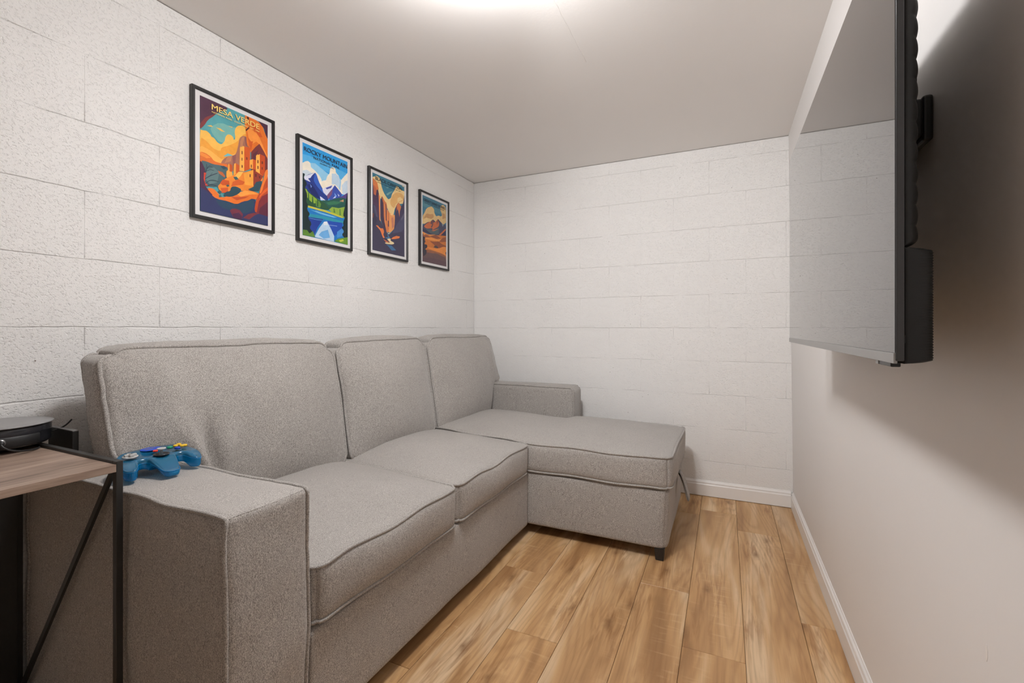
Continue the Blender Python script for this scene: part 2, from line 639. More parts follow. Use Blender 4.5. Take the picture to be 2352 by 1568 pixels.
def build_blocks(parent, to_world, smin, smax, shift, seed):
    zs = [0.0]
    z = COURSE0
    while z < ZC - 0.03:
        zs.append(z)
        z += COURSE_H
    zs.append(ZC - 0.003)
    for row, (z0, z1) in enumerate(zip(zs, zs[1:])):
        s = shift + (0.2065 if row % 2 else 0.0)
        while s > smin:
            s -= 0.4065
        while s < smax:
            a, b = max(s, smin), min(s + 0.4065, smax)
            if b - a > 0.03:
                v, f = block_mesh(a, b, z0, z1, seed)
                w = [to_world(*p) for p in v]
                o = new_obj('block', w, f, M['block'], parent)
            s += 0.4065


# rows counted from the floor: joints at x = -0.494 in the uppermost full course, -0.28 in the one below it
build_blocks(wall_back, lambda s, z, d: (s, YB - d, z), XL, 0.352, -0.494 - 0.2065, 3.0)
build_blocks(wall_left, lambda s, z, d: (XL + d, YB - s, z), 0.0, 3.2, 0.31, 40.0)

# planks
seams = [0.0577 + 0.1834 * k for k in range(-10, 2)]
edges = [XL + 0.004] + [s for s in seams if s > XL + 0.03] + [0.350]
joints = {0.0577: [2.594], 0.2411: [1.872], -0.1257: [2.806, 1.572], -0.3091: [2.724, 1.896], -0.4925: [0.95, 2.17], -0.6759: [1.416, 2.64], -0.8593: [1.79]}
for i, (a, b) in enumerate(zip(edges, edges[1:])):
    js = None
    for k, v in joints.items():
        if abs(k - a) < 0.01:
            js = list(v)
    if js is None:
        js = [R.uniform(1.4, 2.6)]
    while min(js) > YF + 1.22:
        js.append(min(js) - 1.22)
    while max(js) < YB - 1.22:
        js.append(max(js) + 1.22)
    ys = [YF] + sorted(js) + [YB - 0.003]
    for y0, y1 in zip(ys, ys[1:]):
        if y1 - y0 < 0.02:
            continue
        g = 0.0006
        hx, hy = (b - a) / 2 - g, (y1 - y0) / 2 - g
        bm = box_bm((-hx, -hy, -0.006), (hx, hy, 0.0))
        top = [e for e in bm.edges if all(v.co.z > -0.001 for v in e.verts)]
        bmesh.ops.bevel(bm, geom=top, offset=0.0011, segments=1, affect='EDGES')
        o = bm_obj('plank', bm, M['plank'], room_floor)
        o.location = ((a + b) / 2, (y0 + y1) / 2, 0.0)

# baseboards: extruded profile (depth from wall, height)
PROF = [(0, 0.0), (0.013, 0.0), (0.013, 0.066), (0.0105, 0.070), (0.0095, 0.0745), (0.0105, 0.078), (0.009, 0.082), (0.005, 0.086), (0.003, 0.0905), (0.0, 0.0915)]


def extrude_profile(name, a, b, fn, label):
    n = len(PROF)
    V = [fn(d, z, a) for d, z in PROF] + [fn(d, z, b) for d, z in PROF]
    F = [(i, (i + 1) % n, n + (i + 1) % n, n + i) for i in range(n)] + [tuple(range(n)), tuple(range(2 * n - 1, n - 1, -1))]
    o = new_obj(name, V, F, M['trim'])
    tag(o, label, kind='structure')
    return o


extrude_profile('baseboard_right', YF, YB - 0.013, lambda d, z, s: (0.3535 - d, s, z + 0.001), 'white moulded baseboard along the smooth wall under the television')
extrude_profile('baseboard_back', XL, 0.341, lambda d, z, s: (s, YB - d, z + 0.003), 'white moulded baseboard along the far block wall')

# ---------------------------------------------------------------- ceiling lights (one just above the frame, plus an added fill spot)
def ceiling_light(x, y, glow, label):
    lamp = empty('ceiling_light', (x, y, ZC))
    tag(lamp, label, 'light')
    V, F = lathe_geo([(0, 0), (0.075, 0), (0.078, -0.004), (0.078, -0.014), (0.020, -0.020), (0.010, -0.024), (0.010, -0.040), (0, -0.040)], 40)
    new_obj('ceiling_pan', V, F, M['fixture'], lamp, True)
    dome = [(0.130 * math.cos(a), -0.080 - 0.040 * math.sin(a)) for a in [math.radians(d) for d in range(-75, 90, 15)]]
    V, F = lathe_geo([(0, -0.040)] + dome + [(0, -0.120)], 48)
    new_obj('diffuser', V, F, glow, lamp, True)


ceiling_light(LAMP_AT[0], LAMP_AT[1], M['lamp'], 'round white ceiling light glowing above the sofa')

# an added out-of-view spot head near it, put in to brighten the far wall
spot = empty('added_fill_spot', (-0.40, 0.72, ZC))
tag(spot, 'added out-of-view fill light in a small white spot head, brightening the far wall', 'light')
V, F = lathe_geo([(0, 0), (0.035, 0), (0.036, -0.010), (0.010, -0.014), (0.008, -0.062), (0, -0.062)], 28)
new_obj('fill_spot_base', V, F, M['fixture'], spot, True)
V, F = lathe_geo([(0, -0.045), (0.026, -0.045), (0.034, -0.030), (0.036, 0.045), (0.033, 0.045), (0.030, 0.020), (0, 0.012)], 32)
head = new_obj('fill_spot_head', V, F, M['fixture'], spot, True)
aim = Vector((-0.30, 2.33, -0.62))
head.location = (0.0, 0.0, -0.085)
head.rotation_euler = aim.to_track_quat('Z', 'Y').to_euler()
sl = bpy.data.lights.new('fill_spot_lamp', 'SPOT')
sl.energy = FILL_SPOT_POWER
sl.color = LAMP_COLOUR[:3]
sl.spot_size = math.radians(125)
sl.spot_blend = 1.0
sl.shadow_soft_size = 0.05
so = bpy.data.objects.new('fill_spot_lamp', sl)
C.objects.link(so)
so.parent = spot
so.location = Vector((0.0, 0.0, -0.085)) + aim.normalized() * 0.05
so.rotation_euler = aim.to_track_quat('-Z', 'Y').to_euler()

# ---------------------------------------------------------------- sofa
def grid_coords(n):
    out = []
    for i in range(n + 1):
        t = -1 + 2 * i / n
        out.append(0.25 * t + 0.75 * math.sin(t * math.pi / 2))
    m = out[-1]
    return [x / m for x in out]


class Soft:
    """rounded, crowned box. lo/hi corners; r edge radius; b dict of bulges per face."""

    def __init__(self, lo, hi, r, b=None, deform=None, wob=0.0, seed=0.0, wscale=4.0, plan=None):
        self.c = [(lo[i] + hi[i]) / 2 for i in range(3)]
        self.h = [(hi[i] - lo[i]) / 2 for i in range(3)]
        self.r, self.b, self.deform, self.wob, self.seed, self.ws = r, b or {}, deform, wob, seed, wscale
        self.plan = plan                     # (axis, axis, corner radius): rounds the outline in that plane

    def __call__(self, q, out=0.0):
        a = [q[i] * self.h[i] for i in range(3)]
        p = [max(-(self.h[i] - self.r), min(self.h[i] - self.r, a[i])) for i in range(3)]
        d = Vector([a[i] - p[i] for i in range(3)])
        d = d.normalized() * (self.r + out) if d.length > 1e-9 else d
        pos = [p[i] + d[i] for i in range(3)]
        for k, (ax, sg) in {'+x': (0, 1), '-x': (0, -1), '+y': (1, 1), '-y': (1, -1), '+z': (2, 1), '-z': (2, -1)}.items():
            if k in self.b:
                i, j = [t for t in range(3) if t != ax]
                w = (1 - abs(q[i]) ** 2.4) * (1 - abs(q[j]) ** 2.4) * max(0.0, q[ax] * sg)
                pos[ax] += sg * self.b[k] * w
        if self.plan:
            i, j, rr = self.plan
            di, dj = abs(pos[i]) - (self.h[i] - rr), abs(pos[j]) - (self.h[j] - rr)
            if di > 0 and dj > 0:
                k = max(di, dj) / math.hypot(di, dj)
                pos[i] = math.copysign(self.h[i] - rr + di * k, pos[i])
                pos[j] = math.copysign(self.h[j] - rr + dj * k, pos[j])
        v = Vector([pos[i] + self.c[i] for i in range(3)])
        if self.wob:
            s = Vector((self.seed, self.seed * 1.7, -self.seed))
            v += Vector((noise.noise(v * self.ws + s), noise.noise(v * self.ws + s + Vector((31, 7, 3))), noise.noise(v * self.ws + s + Vector((5, 77, 13))))) * self.wob
            v += Vector((noise.noise(v * self.ws * 4 + s), noise.noise(v * self.ws * 4 + s + Vector((3, 17, 3))), noise.noise(v * self.ws * 4 + s + Vector((5, 7, 73))))) * self.wob * 0.25
        if self.deform:
            v = self.deform(v, q)
        return v

    def mesh(self, name, mat, parent, n=(18, 18, 8)):
        bm = bmesh.new()
        G = [grid_coords(k) for k in n]
        for ax in range(3):
            i, j = [t for t in range(3) if t != ax]
            for sg in (-1, 1):
                rows = []
                for u in G[i]:
                    row = []
                    for w in G[j]:
                        q = [0, 0, 0]
                        q[ax], q[i], q[j] = sg, u, w
                        row.append(bm.verts.new(self(q)))
                    rows.append(row)
                for a in range(len(rows) - 1):
                    for c in range(len(rows[0]) - 1):
                        f = (rows[a][c], rows[a + 1][c], rows[a + 1][c + 1], rows[a][c + 1])
                        bm.faces.new(f)
        bmesh.ops.remove_doubles(bm, verts=bm.verts[:], dist=1e-5)
        bmesh.ops.recalc_face_normals(bm, faces=bm.faces[:])
        return bm_obj(name, bm, mat, parent, True)

    def line(self, a, b, n=30, out=0.003):
        return [self([a[k] + (b[k] - a[k]) * t / n for k in range(3)], out) for t in range(n + 1)]

    def path(self, corners, n=30, out=0.003):
        pts = []
        for a, b in zip(corners, corners[1:]):
            seg = self.line(a, b, n, out)
            pts += seg if not pts else seg[1:]
        return pts


PIPE = 0.0052
sofa = empty('sectional_sofa', (-1.3, 1.7, 0))
sofa_off = sofa.location.copy()
tag(sofa, 'grey tweed sectional sofa with chaise, against the block walls', 'sofa')


def adopt(o):
    """geometry is written in room coordinates: cancel the sofa empty's offset."""
    o.matrix_parent_inverse = Matrix.Translation(-sofa_off)
    return o


FAB, PIP = M['fabric'], M['piping']


def piped(part, lists, r=PIPE, name='piping'):
    return tubes(name, lists, r, PIP, part, 6)


# hidden back frame
s = Soft((-1.722, 0.782, 0.05), (-1.60, 2.725, 0.86), 0.03)
adopt(s.mesh('back_frame', FAB, sofa, (6, 20, 12)))

# near arm
na = Soft((-1.712, 0.577, 0.048), (-0.882, 0.775, 0.651), 0.014, {'+z': 0.004, '+x': 0.006}, None, 0.0045, 3.1, 8.0)
arm = adopt(na.mesh('arm', FAB, sofa, (40, 14, 30)))
piped(arm, [na.path([(1, -1, -1), (1, -1, 1), (-1, -1, 1), (-1, -1, -1)], 50),
            na.path([(1, 1, -1), (1, 1, 1), (-1, 1, 1)], 50)], 0.0048)
tubes('seam', [na.line((1, -0.97, 1), (1, 0.97, 1), 24, -0.0008)], 0.0016, M['piping'], arm)

# far arm
fa = Soft((-1.70, 2.735, 0.048), (-0.846, 2.885, 0.657), 0.022, {'+z': 0.004}, None, 0.003, 9.4, 5.0, (0, 2, 0.032))
arm2 = adopt(fa.mesh('arm', FAB, sofa, (30, 10, 24)))
piped(arm2, [fa.path([(1, -1, -1), (1, -1, 1), (-1, -1, 1)], 40), fa.path([(1, 1, -1), (1, 1, 1), (-1, 1, 1)], 40)], 0.0048)

# base under the two seats
sb = Soft((-1.60, 0.782, 0.050), (-0.884, 2.098, 0.310), 0.012, {'+x': 0.004}, None, 0.003, 5.0, 4.0)
adopt(sb.mesh('seat_base', FAB, sofa, (14, 50, 14)))


# two seat cushions
def seat(y0, y1, seed):
    def df(v, q):
        # front lip sags a touch, rear rises towards the backrest
        t = (v.x + 1.6) / 0.73
        v.z += 0.004 * math.sin(v.y * 21 + seed) * (1 if q[2] > 0 else 0.4) * smoothstep(0.55, 1.0, t)
        v.z += 0.022 * smoothstep(0.95, 0.15, t) * max(0.0, q[2])
        return v
    c = Soft((-1.56, y0, 0.318), (-0.872, y1, 0.456), 0.016, {'+z': 0.044, '+x': 0.012, '-y': 0.002, '+y': 0.002}, df, 0.006, seed, 3.2, (0, 1, 0.040))
    o = adopt(c.mesh('seat_cushion', FAB, sofa, (34, 34, 10)))
    piped(o, [c.path([(-1, -1, 1), (1, -1, 1), (1, 1, 1), (-1, 1, 1)], 44),
              c.path([(-0.6, -1, -1), (1, -1, -1), (1, 1, -1), (-0.6, 1, -1)], 44)])
    return o


seat(0.783, 1.424, 1.3)
seat(1.428, 2.092, 6.2)


# chaise: storage base, hinged cushion lid, foot, strap
def wide(v, lo=2.73, hi=2.86):
    """beyond the far arm the chaise widens to the arm's outer face."""
    if v.y > 2.4:
        k = smoothstep(-0.846, -0.815, v.x)
        f = (v.y - 2.4) / 0.46
        v.y = 2.4 + f * ((lo - 2.4) + (hi - lo) * k)
    return v


cb = Soft((-1.45, 2.104, 0.052), (-0.222, 2.86, 0.312), 0.010, {'-y': 0.004}, None, 0.003, 11.0, 4.0, (0, 1, 0.045))


def base_taper(v, q):
    v = wide(v, 2.728, 2.845)
    if v.x > -0.4:
        v.x -= 0.008 * (1 - smoothstep(0.05, 0.30, v.z)) * q[0]
    return v


cb.deform = base_taper
adopt(cb.mesh('chaise_base', FAB, sofa, (60, 20, 14)))


def chaise_def(v, q):
    v = wide(v)
    v.z += 0.003 * math.sin(v.x * 17) * smoothstep(2.3, 2.1, v.y)
    v.z += 0.028 * smoothstep(-0.8, -1.4, v.x) * max(0.0, q[2])
    return v


cc = Soft((-1.56, 2.097, 0.316), (-0.208, 2.86, 0.454), 0.018, {'+z': 0.050, '-y': 0.006, '+x': 0.008}, chaise_def, 0.005, 14.0, 3.0, (0, 1, 0.065))
lid = adopt(cc.mesh('chaise_cushion', FAB, sofa, (60, 34, 10)))
piped(lid, [cc.path([(-1, -1, 1), (1, -1, 1), (1, 1, 1)], 60), cc.path([(-0.2, -1, -1), (1, -1, -1), (1, 1, -1)], 60)])

for (fx, fy) in ((-0.262, 2.125), (-0.262, 2.80)):
    bm = bmesh.new()
    bmesh.ops.create_cone(bm, cap_ends=True, segments=4, radius1=0.024, radius2=0.030, depth=0.055)
    bmesh.ops.rotate(bm, verts=bm.verts[:], cent=(0, 0, 0), matrix=Matrix.Rotation(math.pi / 4, 3, 'Z'))
    bmesh.ops.bevel(bm, geom=bm.edges[:], offset=0.002, segments=2, affect='EDGES')
    bmesh.ops.translate(bm, verts=bm.verts[:], vec=(fx, fy, 0.0278))
    o = adopt(bm_obj('leg', bm, M['leg_black'], sofa))
    o['label'] = 'short black block leg'
for (fx, fy) in ((-1.05, 0.62), (-1.20, 2.02), (-1.66, 0.62), (-1.64, 2.65)):
    adopt(box('leg', (fx - 0.022, fy - 0.022, 0.0005), (fx + 0.022, fy + 0.022, 0.06), M['leg_black'], sofa, 0.003))

# pull strap: a folded loop of piping fabric on the chaise end
sp = [(-0.206, 0.300), (-0.196, 0.285), (-0.180, 0.245), (-0.166, 0.195), (-0.160, 0.168), (-0.166, 0.162), (-0.172, 0.170), (-0.180, 0.200), (-0.192, 0.245), (-0.205, 0.280), (-0.212, 0.296)]
V, F = [], []
for i, (x, z) in enumerate(sp):
    V += [(x, 2.44, z), (x, 2.50, z)]
for i in range(len(sp) - 1):
    F.append((2 * i, 2 * i + 2, 2 * i + 3, 2 * i + 1))
o = adopt(new_obj('pull_strap', V, F, M['piping'], sofa, True))
md = o.modifiers.new('thick', 'SOLIDIFY')
md.thickness = 0.007

# back cushions: lean back, the outer two ride over the arms
ARM_TOP = 0.660


def back(y0, y1, seed, over=None):
    zlo, zhi = 0.455, 0.972

    def df(v, q):
        t = (v.z - zlo) / (zhi - zlo)
        v.x -= 0.090 * t
        # soft corners: the cover pulls in where the edges meet
        ay, az = abs(q[1]), q[2]
        v.z -= (0.012 if q[1] < 0 else 0.006) * ay ** 10 * max(0.0, az) ** 3
        v.y -= 0.016 * (1 if q[1] > 0 else -1) * ay ** 3 * max(0.0, az) ** 8
        # front face: belly low down
        if over == 'lo':
            lift = 1 - smoothstep(0.762, 0.840, v.y)
        elif over == 'hi':
            lift = smoothstep(2.672, 2.748, v.y)
        else:
            lift = 0.0
        if lift > 0:
            zb = zlo + (ARM_TOP - zlo) * lift
            v.z = zhi - (zhi - v.z) * (zhi - zb) / (zhi - zlo) if v.z < zhi else v.z
        if over == 'lo':
            # creases where the cushion folds over the arm's inner edge
            d = v.y - 0.865
            w = math.exp(-((v.z - 0.64) / 0.085) ** 2) * max(0, q[0])
            v.x += 0.026 * w * (math.exp(-((d + 0.030 + 0.25 * (v.z - 0.64)) / 0.020) ** 2) - 1.3 * math.exp(-((d + 0.002) / 0.014) ** 2) + 0.8 * math.exp(-((d - 0.036 - 0.3 * (v.z - 0.64)) / 0.024) ** 2))
        return v
    c = Soft((-1.500, y0, zlo), (-1.402, y1, zhi), 0.024, {'+x': 0.068, '-x': 0.02, '+z': 0.014, '-y': 0.008, '+y': 0.008}, df, 0.009, seed, 3.6, (1, 2, 0.075 if over == 'lo' else 0.055))
    o = adopt(c.mesh('back_cushion', FAB, sofa, (12, 96, 60)))
    lo_l = [(1, -1, -1), (1, -1, 1), (1, 1, 1), (1, 1, -1), (1, -1, -1)]
    lo_b = [(-1, -1, -1), (-1, -1, 1), (-1, 1, 1), (-1, 1, -1)]
    piped(o, [c.path(lo_l, 50), c.path(lo_b, 50)], 0.0058)
    return o


back(0.632, 1.437, 2.2, 'lo')
back(1.447, 2.072, 8.1)
back(2.100, 2.846, 4.7, 'hi')
ART = [
  (1.168, 1.6553, [
    ((84, 158, 165), [(0, 0), (1000, 0), (1000, 1000), (0, 1000)]),
    ((120, 178, 170), [(129, 756), (273, 840), (485, 835), (628, 911), (485, 757), (439, 707), (273, 650), (172, 701)]),
    ((240, 190, 95), [(94, 761), (150, 780), (175, 770), (136, 763)]),
    ((240, 190, 95), [(215, 776), (273, 783), (344, 767), (288, 760)]),
    ((240, 190, 95), [(385, 835), (454, 842), (438, 832)]),
    ((247, 190, 88), [(1, 706), (32, 705), (87, 715), (137, 698), (151, 678), (189, 677), (230, 647), (288, 639), (336, 681), (347, 724), (378, 756), (423, 762), (457, 750), (470, 722), (493, 749), (477, 814), (516, 868), (595, 895), (647, 886), (677, 843), (694, 565), (2, 423)]),
    ((240, 163, 62), [(1, 642), (88, 626), (172, 580), (274, 574), (288, 615), (408, 661), (532, 729), (628, 831), (693, 806), (694, 484), (2, 350)]),
    ((248, 180, 85), [(1, 569), (116, 558), (230, 526), (303, 504), (532, 630), (533, 512), (230, 441), (1, 496)]),
    ((110, 180, 190), [(318, 540), (378, 582), (455, 579), (378, 553)]),
    ((166, 108, 88), [(281, 473), (311, 510), (378, 556), (455, 576), (501, 604), (532, 689), (551, 763), (596, 795), (660, 804), (710, 730), (711, 477), (289, 405)]),
    ((190, 128, 92), [(378, 556), (439, 571), (424, 519), (333, 481)]),
    ((190, 128, 92), [(564, 736), (596, 783), (628, 791), (596, 694), (564, 647)]),
    ((140, 88, 84), [(447, 575), (501, 599), (486, 493), (455, 486)]),
    ((140, 88, 84), [(628, 791), (664, 799), (694, 716), (644, 715)]),
    ((222, 112, 48), [(1, 514), (74, 516), (144, 499), (187, 470), (274, 469), (393, 484), (394, 406), (2, 331)]),
    ((240, 140, 60), [(1, 510), (74, 507), (144, 489), (88, 473), (1, 482)]),
    ((74, 100, 106), [(12, 439), (88, 445), (173, 439), (274, 450), (394, 455), (379, 346), (275, 288), (216, 240), (75, 225), (33, 337)]),
    ((96, 122, 124), [(88, 376), (187, 414), (260, 381), (231, 290), (131, 254), (75, 290)]),
    ((190, 100, 55), [(238, 395), (304, 394), (341, 368), (334, 352), (260, 371)]),
    ((50, 75, 88), [(274, 441), (326, 456), (371, 441), (319, 421)]),
    ((78, 46, 66), [(0, 1000), (214, 1000), (392, 998), (332, 960), (243, 917), (186, 874), (104, 815), (62, 758), (1, 706)]),
    ((124, 52, 52), [(1, 752), (46, 800), (73, 830), (171, 877), (214, 900), (183, 868), (104, 813), (60, 756), (1, 704)]),
    ((224, 114, 40), [(635, 1000), (693, 1000), (827, 999), (913, 973), (952, 910), (1000, 859), (1000, 659), (932, 718), (862, 764), (727, 653), (702, 718), (664, 719), (647, 856), (627, 921)]),
    ((244, 148, 64), [(668, 871), (726, 895), (845, 863), (923, 778), (897, 772), (811, 793), (710, 730)]),
    ((205, 88, 36), [(726, 956), (827, 951), (914, 859), (862, 847), (776, 887)]),
    ((244, 148, 64), [(793, 892), (862, 847), (994, 689), (976, 675), (845, 812)]),
    ((205, 88, 36), [(677, 803), (727, 774), (760, 782), (727, 683), (702, 728)]),
    ((72, 42, 64), [(844, 1000), (1000, 1000), (1000, 864), (967, 892), (940, 948)]),
    ((118, 52, 52), [(730, 673), (794, 733), (862, 783), (932, 728), (1000, 665), (1000, 533), (727, 481)]),
    ((90, 44, 56), [(760, 660), (845, 719), (794, 606), (744, 575)]),
    ((60, 30, 30), [(660, 994), (693, 996), (696, 976), (673, 967)]),
    ((70, 40, 40), [(644, 865), (709, 916), (693, 887), (652, 852)]),
    ((250, 180, 82), [(556, 675), (567, 687), (588, 687), (599, 700), (623, 700), (621, 465), (549, 456)]),
    ((206, 88, 36), [(623, 702), (661, 703), (677, 712), (713, 705), (714, 506), (621, 463)]),
    ((110, 50, 40), [(580, 651), (596, 649), (596, 619), (580, 619)]),
    ((110, 50, 40), [(651, 608), (671, 608), (671, 582), (651, 582)]),
    ((110, 50, 40), [(580, 517), (597, 517), (597, 493), (581, 492)]),
    ((110, 50, 40), [(580, 586), (593, 586), (593, 559), (580, 559)]),
    ((250, 180, 82), [(806, 654), (828, 672), (845, 670), (871, 686), (868, 495), (803, 500)]),
    ((196, 78, 36), [(868, 683), (914, 683), (953, 678), (954, 535), (924, 475), (868, 495)]),
    ((110, 50, 40), [(828, 618), (845, 618), (845, 588), (828, 587)]),
    ((110, 50, 40), [(897, 622), (918, 621), (918, 595), (897, 594)]),
    ((110, 50, 40), [(828, 562), (846, 561), (846, 532), (829, 531)]),
    ((110, 50, 40), [(897, 565), (915, 564), (915, 540), (898, 538)]),
    ((248, 172, 75), [(704, 589), (755, 610), (756, 514), (704, 514)]),
    ((206, 88, 36), [(755, 610), (803, 608), (803, 514), (756, 514)]),
    ((110, 50, 40), [(724, 551), (737, 553), (737, 523), (724, 522)]),
    ((246, 168, 72), [(378, 481), (401, 493), (401, 427), (447, 422), (440, 355), (356, 349), (356, 418), (379, 423)]),
    ((200, 88, 40), [(401, 493), (439, 483), (440, 423), (401, 421)]),
    ((246, 168, 72), [(467, 504), (494, 516), (494, 401), (455, 384)]),
    ((200, 88, 40), [(494, 516), (546, 505), (546, 441), (494, 401)]),
    ((238, 138, 52), [(231, 252), (275, 288), (349, 350), (440, 386), (549, 451), (629, 457), (761, 509), (863, 496), (924, 477), (898, 400), (761, 314), (565, 271), (425, 233), (275, 208)]),
    ((212, 96, 42), [(425, 286), (448, 334), (533, 374), (629, 367), (605, 337), (502, 309)]),
    ((250, 190, 90), [(471, 382), (533, 443), (605, 457), (565, 410), (518, 371)]),
    ((200, 84, 38), [(267, 287), (304, 327), (394, 334), (402, 297), (304, 275)]),
    ((246, 165, 66), [(613, 443), (694, 479), (761, 509), (761, 353), (629, 340)]),
    ((148, 60, 46), [(761, 509), (924, 477), (863, 409), (761, 353)]),
    ((100, 45, 40), [(703, 454), (719, 457), (719, 428), (703, 427)]),
    ((90, 40, 40), [(791, 478), (812, 476), (812, 448), (791, 447)]),
    ((90, 40, 40), [(854, 469), (872, 467), (872, 446), (855, 445)]),
    ((60, 92, 96), [(455, 379), (502, 393), (533, 374), (486, 356)]),
    ((60, 92, 96), [(349, 282), (379, 297), (402, 287), (371, 272)]),
    ((232, 118, 46), [(82, 213), (173, 224), (231, 196), (290, 158), (410, 206), (534, 246), (630, 292), (778, 302), (872, 292), (813, 229), (630, 184), (503, 133), (379, 141), (275, 136), (174, 139)]),
    ((248, 160, 72), [(502, 231), (630, 287), (762, 294), (847, 288), (695, 258), (565, 216)]),
    ((190, 80, 45), [(425, 189), (566, 214), (695, 242), (630, 212), (502, 172)]),
    ((206, 90, 44), [(275, 246), (379, 268), (379, 220), (290, 205)]),
    ((46, 74, 86), [(417, 270), (440, 289), (502, 300), (581, 286), (534, 236), (425, 189), (304, 179), (349, 225), (409, 240)]),
    ((46, 74, 86), [(678, 305), (761, 345), (803, 398), (898, 428), (895, 389), (846, 316), (762, 304)]),
    ((66, 96, 100), [(231, 205), (260, 224), (289, 215), (275, 193)]),
    ((66, 96, 100), [(246, 174), (275, 186), (290, 167), (253, 157)]),
    ((72, 40, 68), [(0, 431), (19, 426), (68, 362), (54, 295), (61, 232), (110, 194), (174, 158), (89, 70), (0, 57)]),
    ((200, 70, 50), [(47, 340), (81, 342), (68, 316), (61, 260), (110, 231), (68, 229), (44, 284)]),
    ((50, 56, 96), [(0, 203), (61, 195), (124, 169), (217, 137), (379, 143), (487, 125), (598, 177), (695, 202), (728, 226), (804, 229), (796, 95), (1000, 113), (1000, 0), (0, 0)]),
    ((44, 70, 92), [(188, 132), (379, 141), (487, 125), (630, 177), (728, 222), (779, 215), (762, 121), (630, 62), (425, 63), (275, 70)]),
    ((188, 76, 40), [(998, 564), (950, 534), (924, 446), (884, 376), (847, 288), (804, 229), (771, 107), (847, 100), (1000, 92)]),
    ((240, 130, 56), [(998, 566), (950, 536), (924, 446), (884, 366), (855, 289), (898, 317), (936, 406), (998, 491)]),
    ((226, 100, 44), [(864, 280), (933, 343), (999, 386), (999, 355), (916, 299), (847, 246)]),
    ((124, 46, 54), [(847, 216), (898, 275), (999, 323), (1000, 92), (813, 103)]),
    ((90, 40, 60), [(864, 156), (999, 239), (1000, 92), (847, 97)]),
    ((112, 48, 64), [(402, 61), (433, 83), (487, 93), (550, 88), (598, 56), (574, 0), (456, 4)]),
    ((76, 42, 72), [(441, 36), (534, 63), (582, 35), (574, 0), (456, 4)]),
    ((122, 54, 62), [(598, 23), (679, 69), (762, 93), (864, 105), (779, 72), (696, 21)]),
    ((40, 50, 70), [(65, 344), (85, 386), (122, 416), (159, 409), (158, 406), (123, 413), (90, 383), (70, 343)]),
    ((40, 50, 70), [(85, 384), (78, 420), (83, 421), (90, 385)]),
    ((40, 50, 70), [(59, 289), (128, 330), (185, 355), (228, 372), (231, 367), (188, 350), (131, 325), (62, 284)]),
    ((40, 50, 70), [(59, 242), (115, 285), (172, 300), (245, 298), (244, 295), (173, 297), (118, 282), (62, 239)]),
    ((40, 50, 70), [(87, 229), (144, 257), (202, 258), (245, 246), (244, 243), (201, 255), (145, 254), (90, 226)]),
    ((40, 50, 70), [(73, 356), (129, 385), (180, 385), (180, 382), (130, 382), (74, 353)]),
    ((40, 50, 70), [(128, 328), (157, 361), (160, 360), (131, 327)]),
  ], [('MESA VERDE', (248, 214, 120), 150, 918, 856, 968), ('NATIONAL PARK · COLORADO · EST. 1906', (248, 214, 120), 150, 891, 856, 904)]),
  (1.613, 1.6495, [
    ((52, 158, 226), [(0, 0), (1000, 0), (1000, 1000), (0, 1000)]),
    ((90, 178, 232), [(0, 874), (309, 893), (1000, 856), (1000, 716), (739, 768), (436, 787), (0, 793)]),
    ((150, 205, 236), [(0, 784), (256, 827), (529, 767), (818, 763), (1000, 716), (1000, 616), (0, 543)]),
    ((242, 234, 218), [(0, 775), (50, 803), (109, 822), (160, 808), (169, 764), (239, 750), (309, 726), (363, 699), (400, 668), (418, 578), (257, 551), (0, 597)]),
    ((205, 218, 228), [(0, 695), (84, 720), (169, 709), (256, 689), (257, 587), (0, 597)]),
    ((244, 234, 214), [(382, 609), (400, 654), (445, 672), (495, 681), (519, 737), (576, 776), (585, 835), (642, 867), (710, 859), (719, 813), (798, 788), (819, 694), (899, 659), (900, 580), (400, 518)]),
    ((190, 212, 230), [(623, 785), (720, 803), (798, 779), (819, 694), (839, 629), (701, 674), (624, 660)]),
    ((244, 236, 220), [(799, 632), (838, 747), (919, 811), (1000, 868), (1000, 586), (859, 593)]),
    ((200, 216, 230), [(859, 691), (940, 755), (1000, 776), (1000, 586), (880, 596)]),
    ((150, 200, 235), [(819, 724), (843, 738), (819, 626), (789, 640)]),
    ((40, 58, 132), [(8, 598), (84, 664), (256, 725), (292, 704), (336, 638), (400, 584), (473, 540), (577, 466), (364, 433), (84, 485), (8, 545)]),
    ((58, 98, 190), [(256, 721), (288, 704), (327, 637), (418, 559), (511, 498), (364, 550), (274, 590), (221, 636)]),
    ((30, 42, 100), [(84, 558), (187, 584), (310, 504), (364, 438), (187, 466)]),
    ((220, 222, 240), [(13, 626), (135, 678), (260, 725), (187, 676), (161, 644), (104, 632), (173, 599), (92, 604), (33, 607)]),
    ((120, 150, 220), [(152, 578), (190, 558), (169, 536)]),
    ((220, 222, 240), [(373, 437), (360, 479), (400, 472), (483, 452)]),
    ((222, 222, 240), [(409, 571), (510, 610), (624, 654), (662, 638), (586, 568), (511, 508), (437, 534)]),
    ((70, 80, 155), [(482, 593), (633, 650), (605, 614), (510, 582)]),
    ((60, 82, 168), [(511, 513), (605, 580), (691, 664), (760, 635), (870, 583), (820, 532), (586, 467)]),
    ((124, 84, 122), [(511, 513), (614, 596), (647, 611), (624, 545), (539, 474)]),
    ((120, 160, 225), [(682, 574), (740, 544), (701, 519)]),
    ((220, 225, 242), [(643, 500), (701, 538), (711, 520)]),
    ((220, 225, 242), [(760, 577), (800, 559), (780, 546)]),
    ((88, 70, 132), [(740, 515), (860, 563), (992, 626), (1000, 546), (820, 513)]),
    ((40, 88, 80), [(391, 437), (586, 470), (740, 523), (920, 553), (1000, 541), (1000, 356), (741, 340), (511, 356), (364, 391)]),
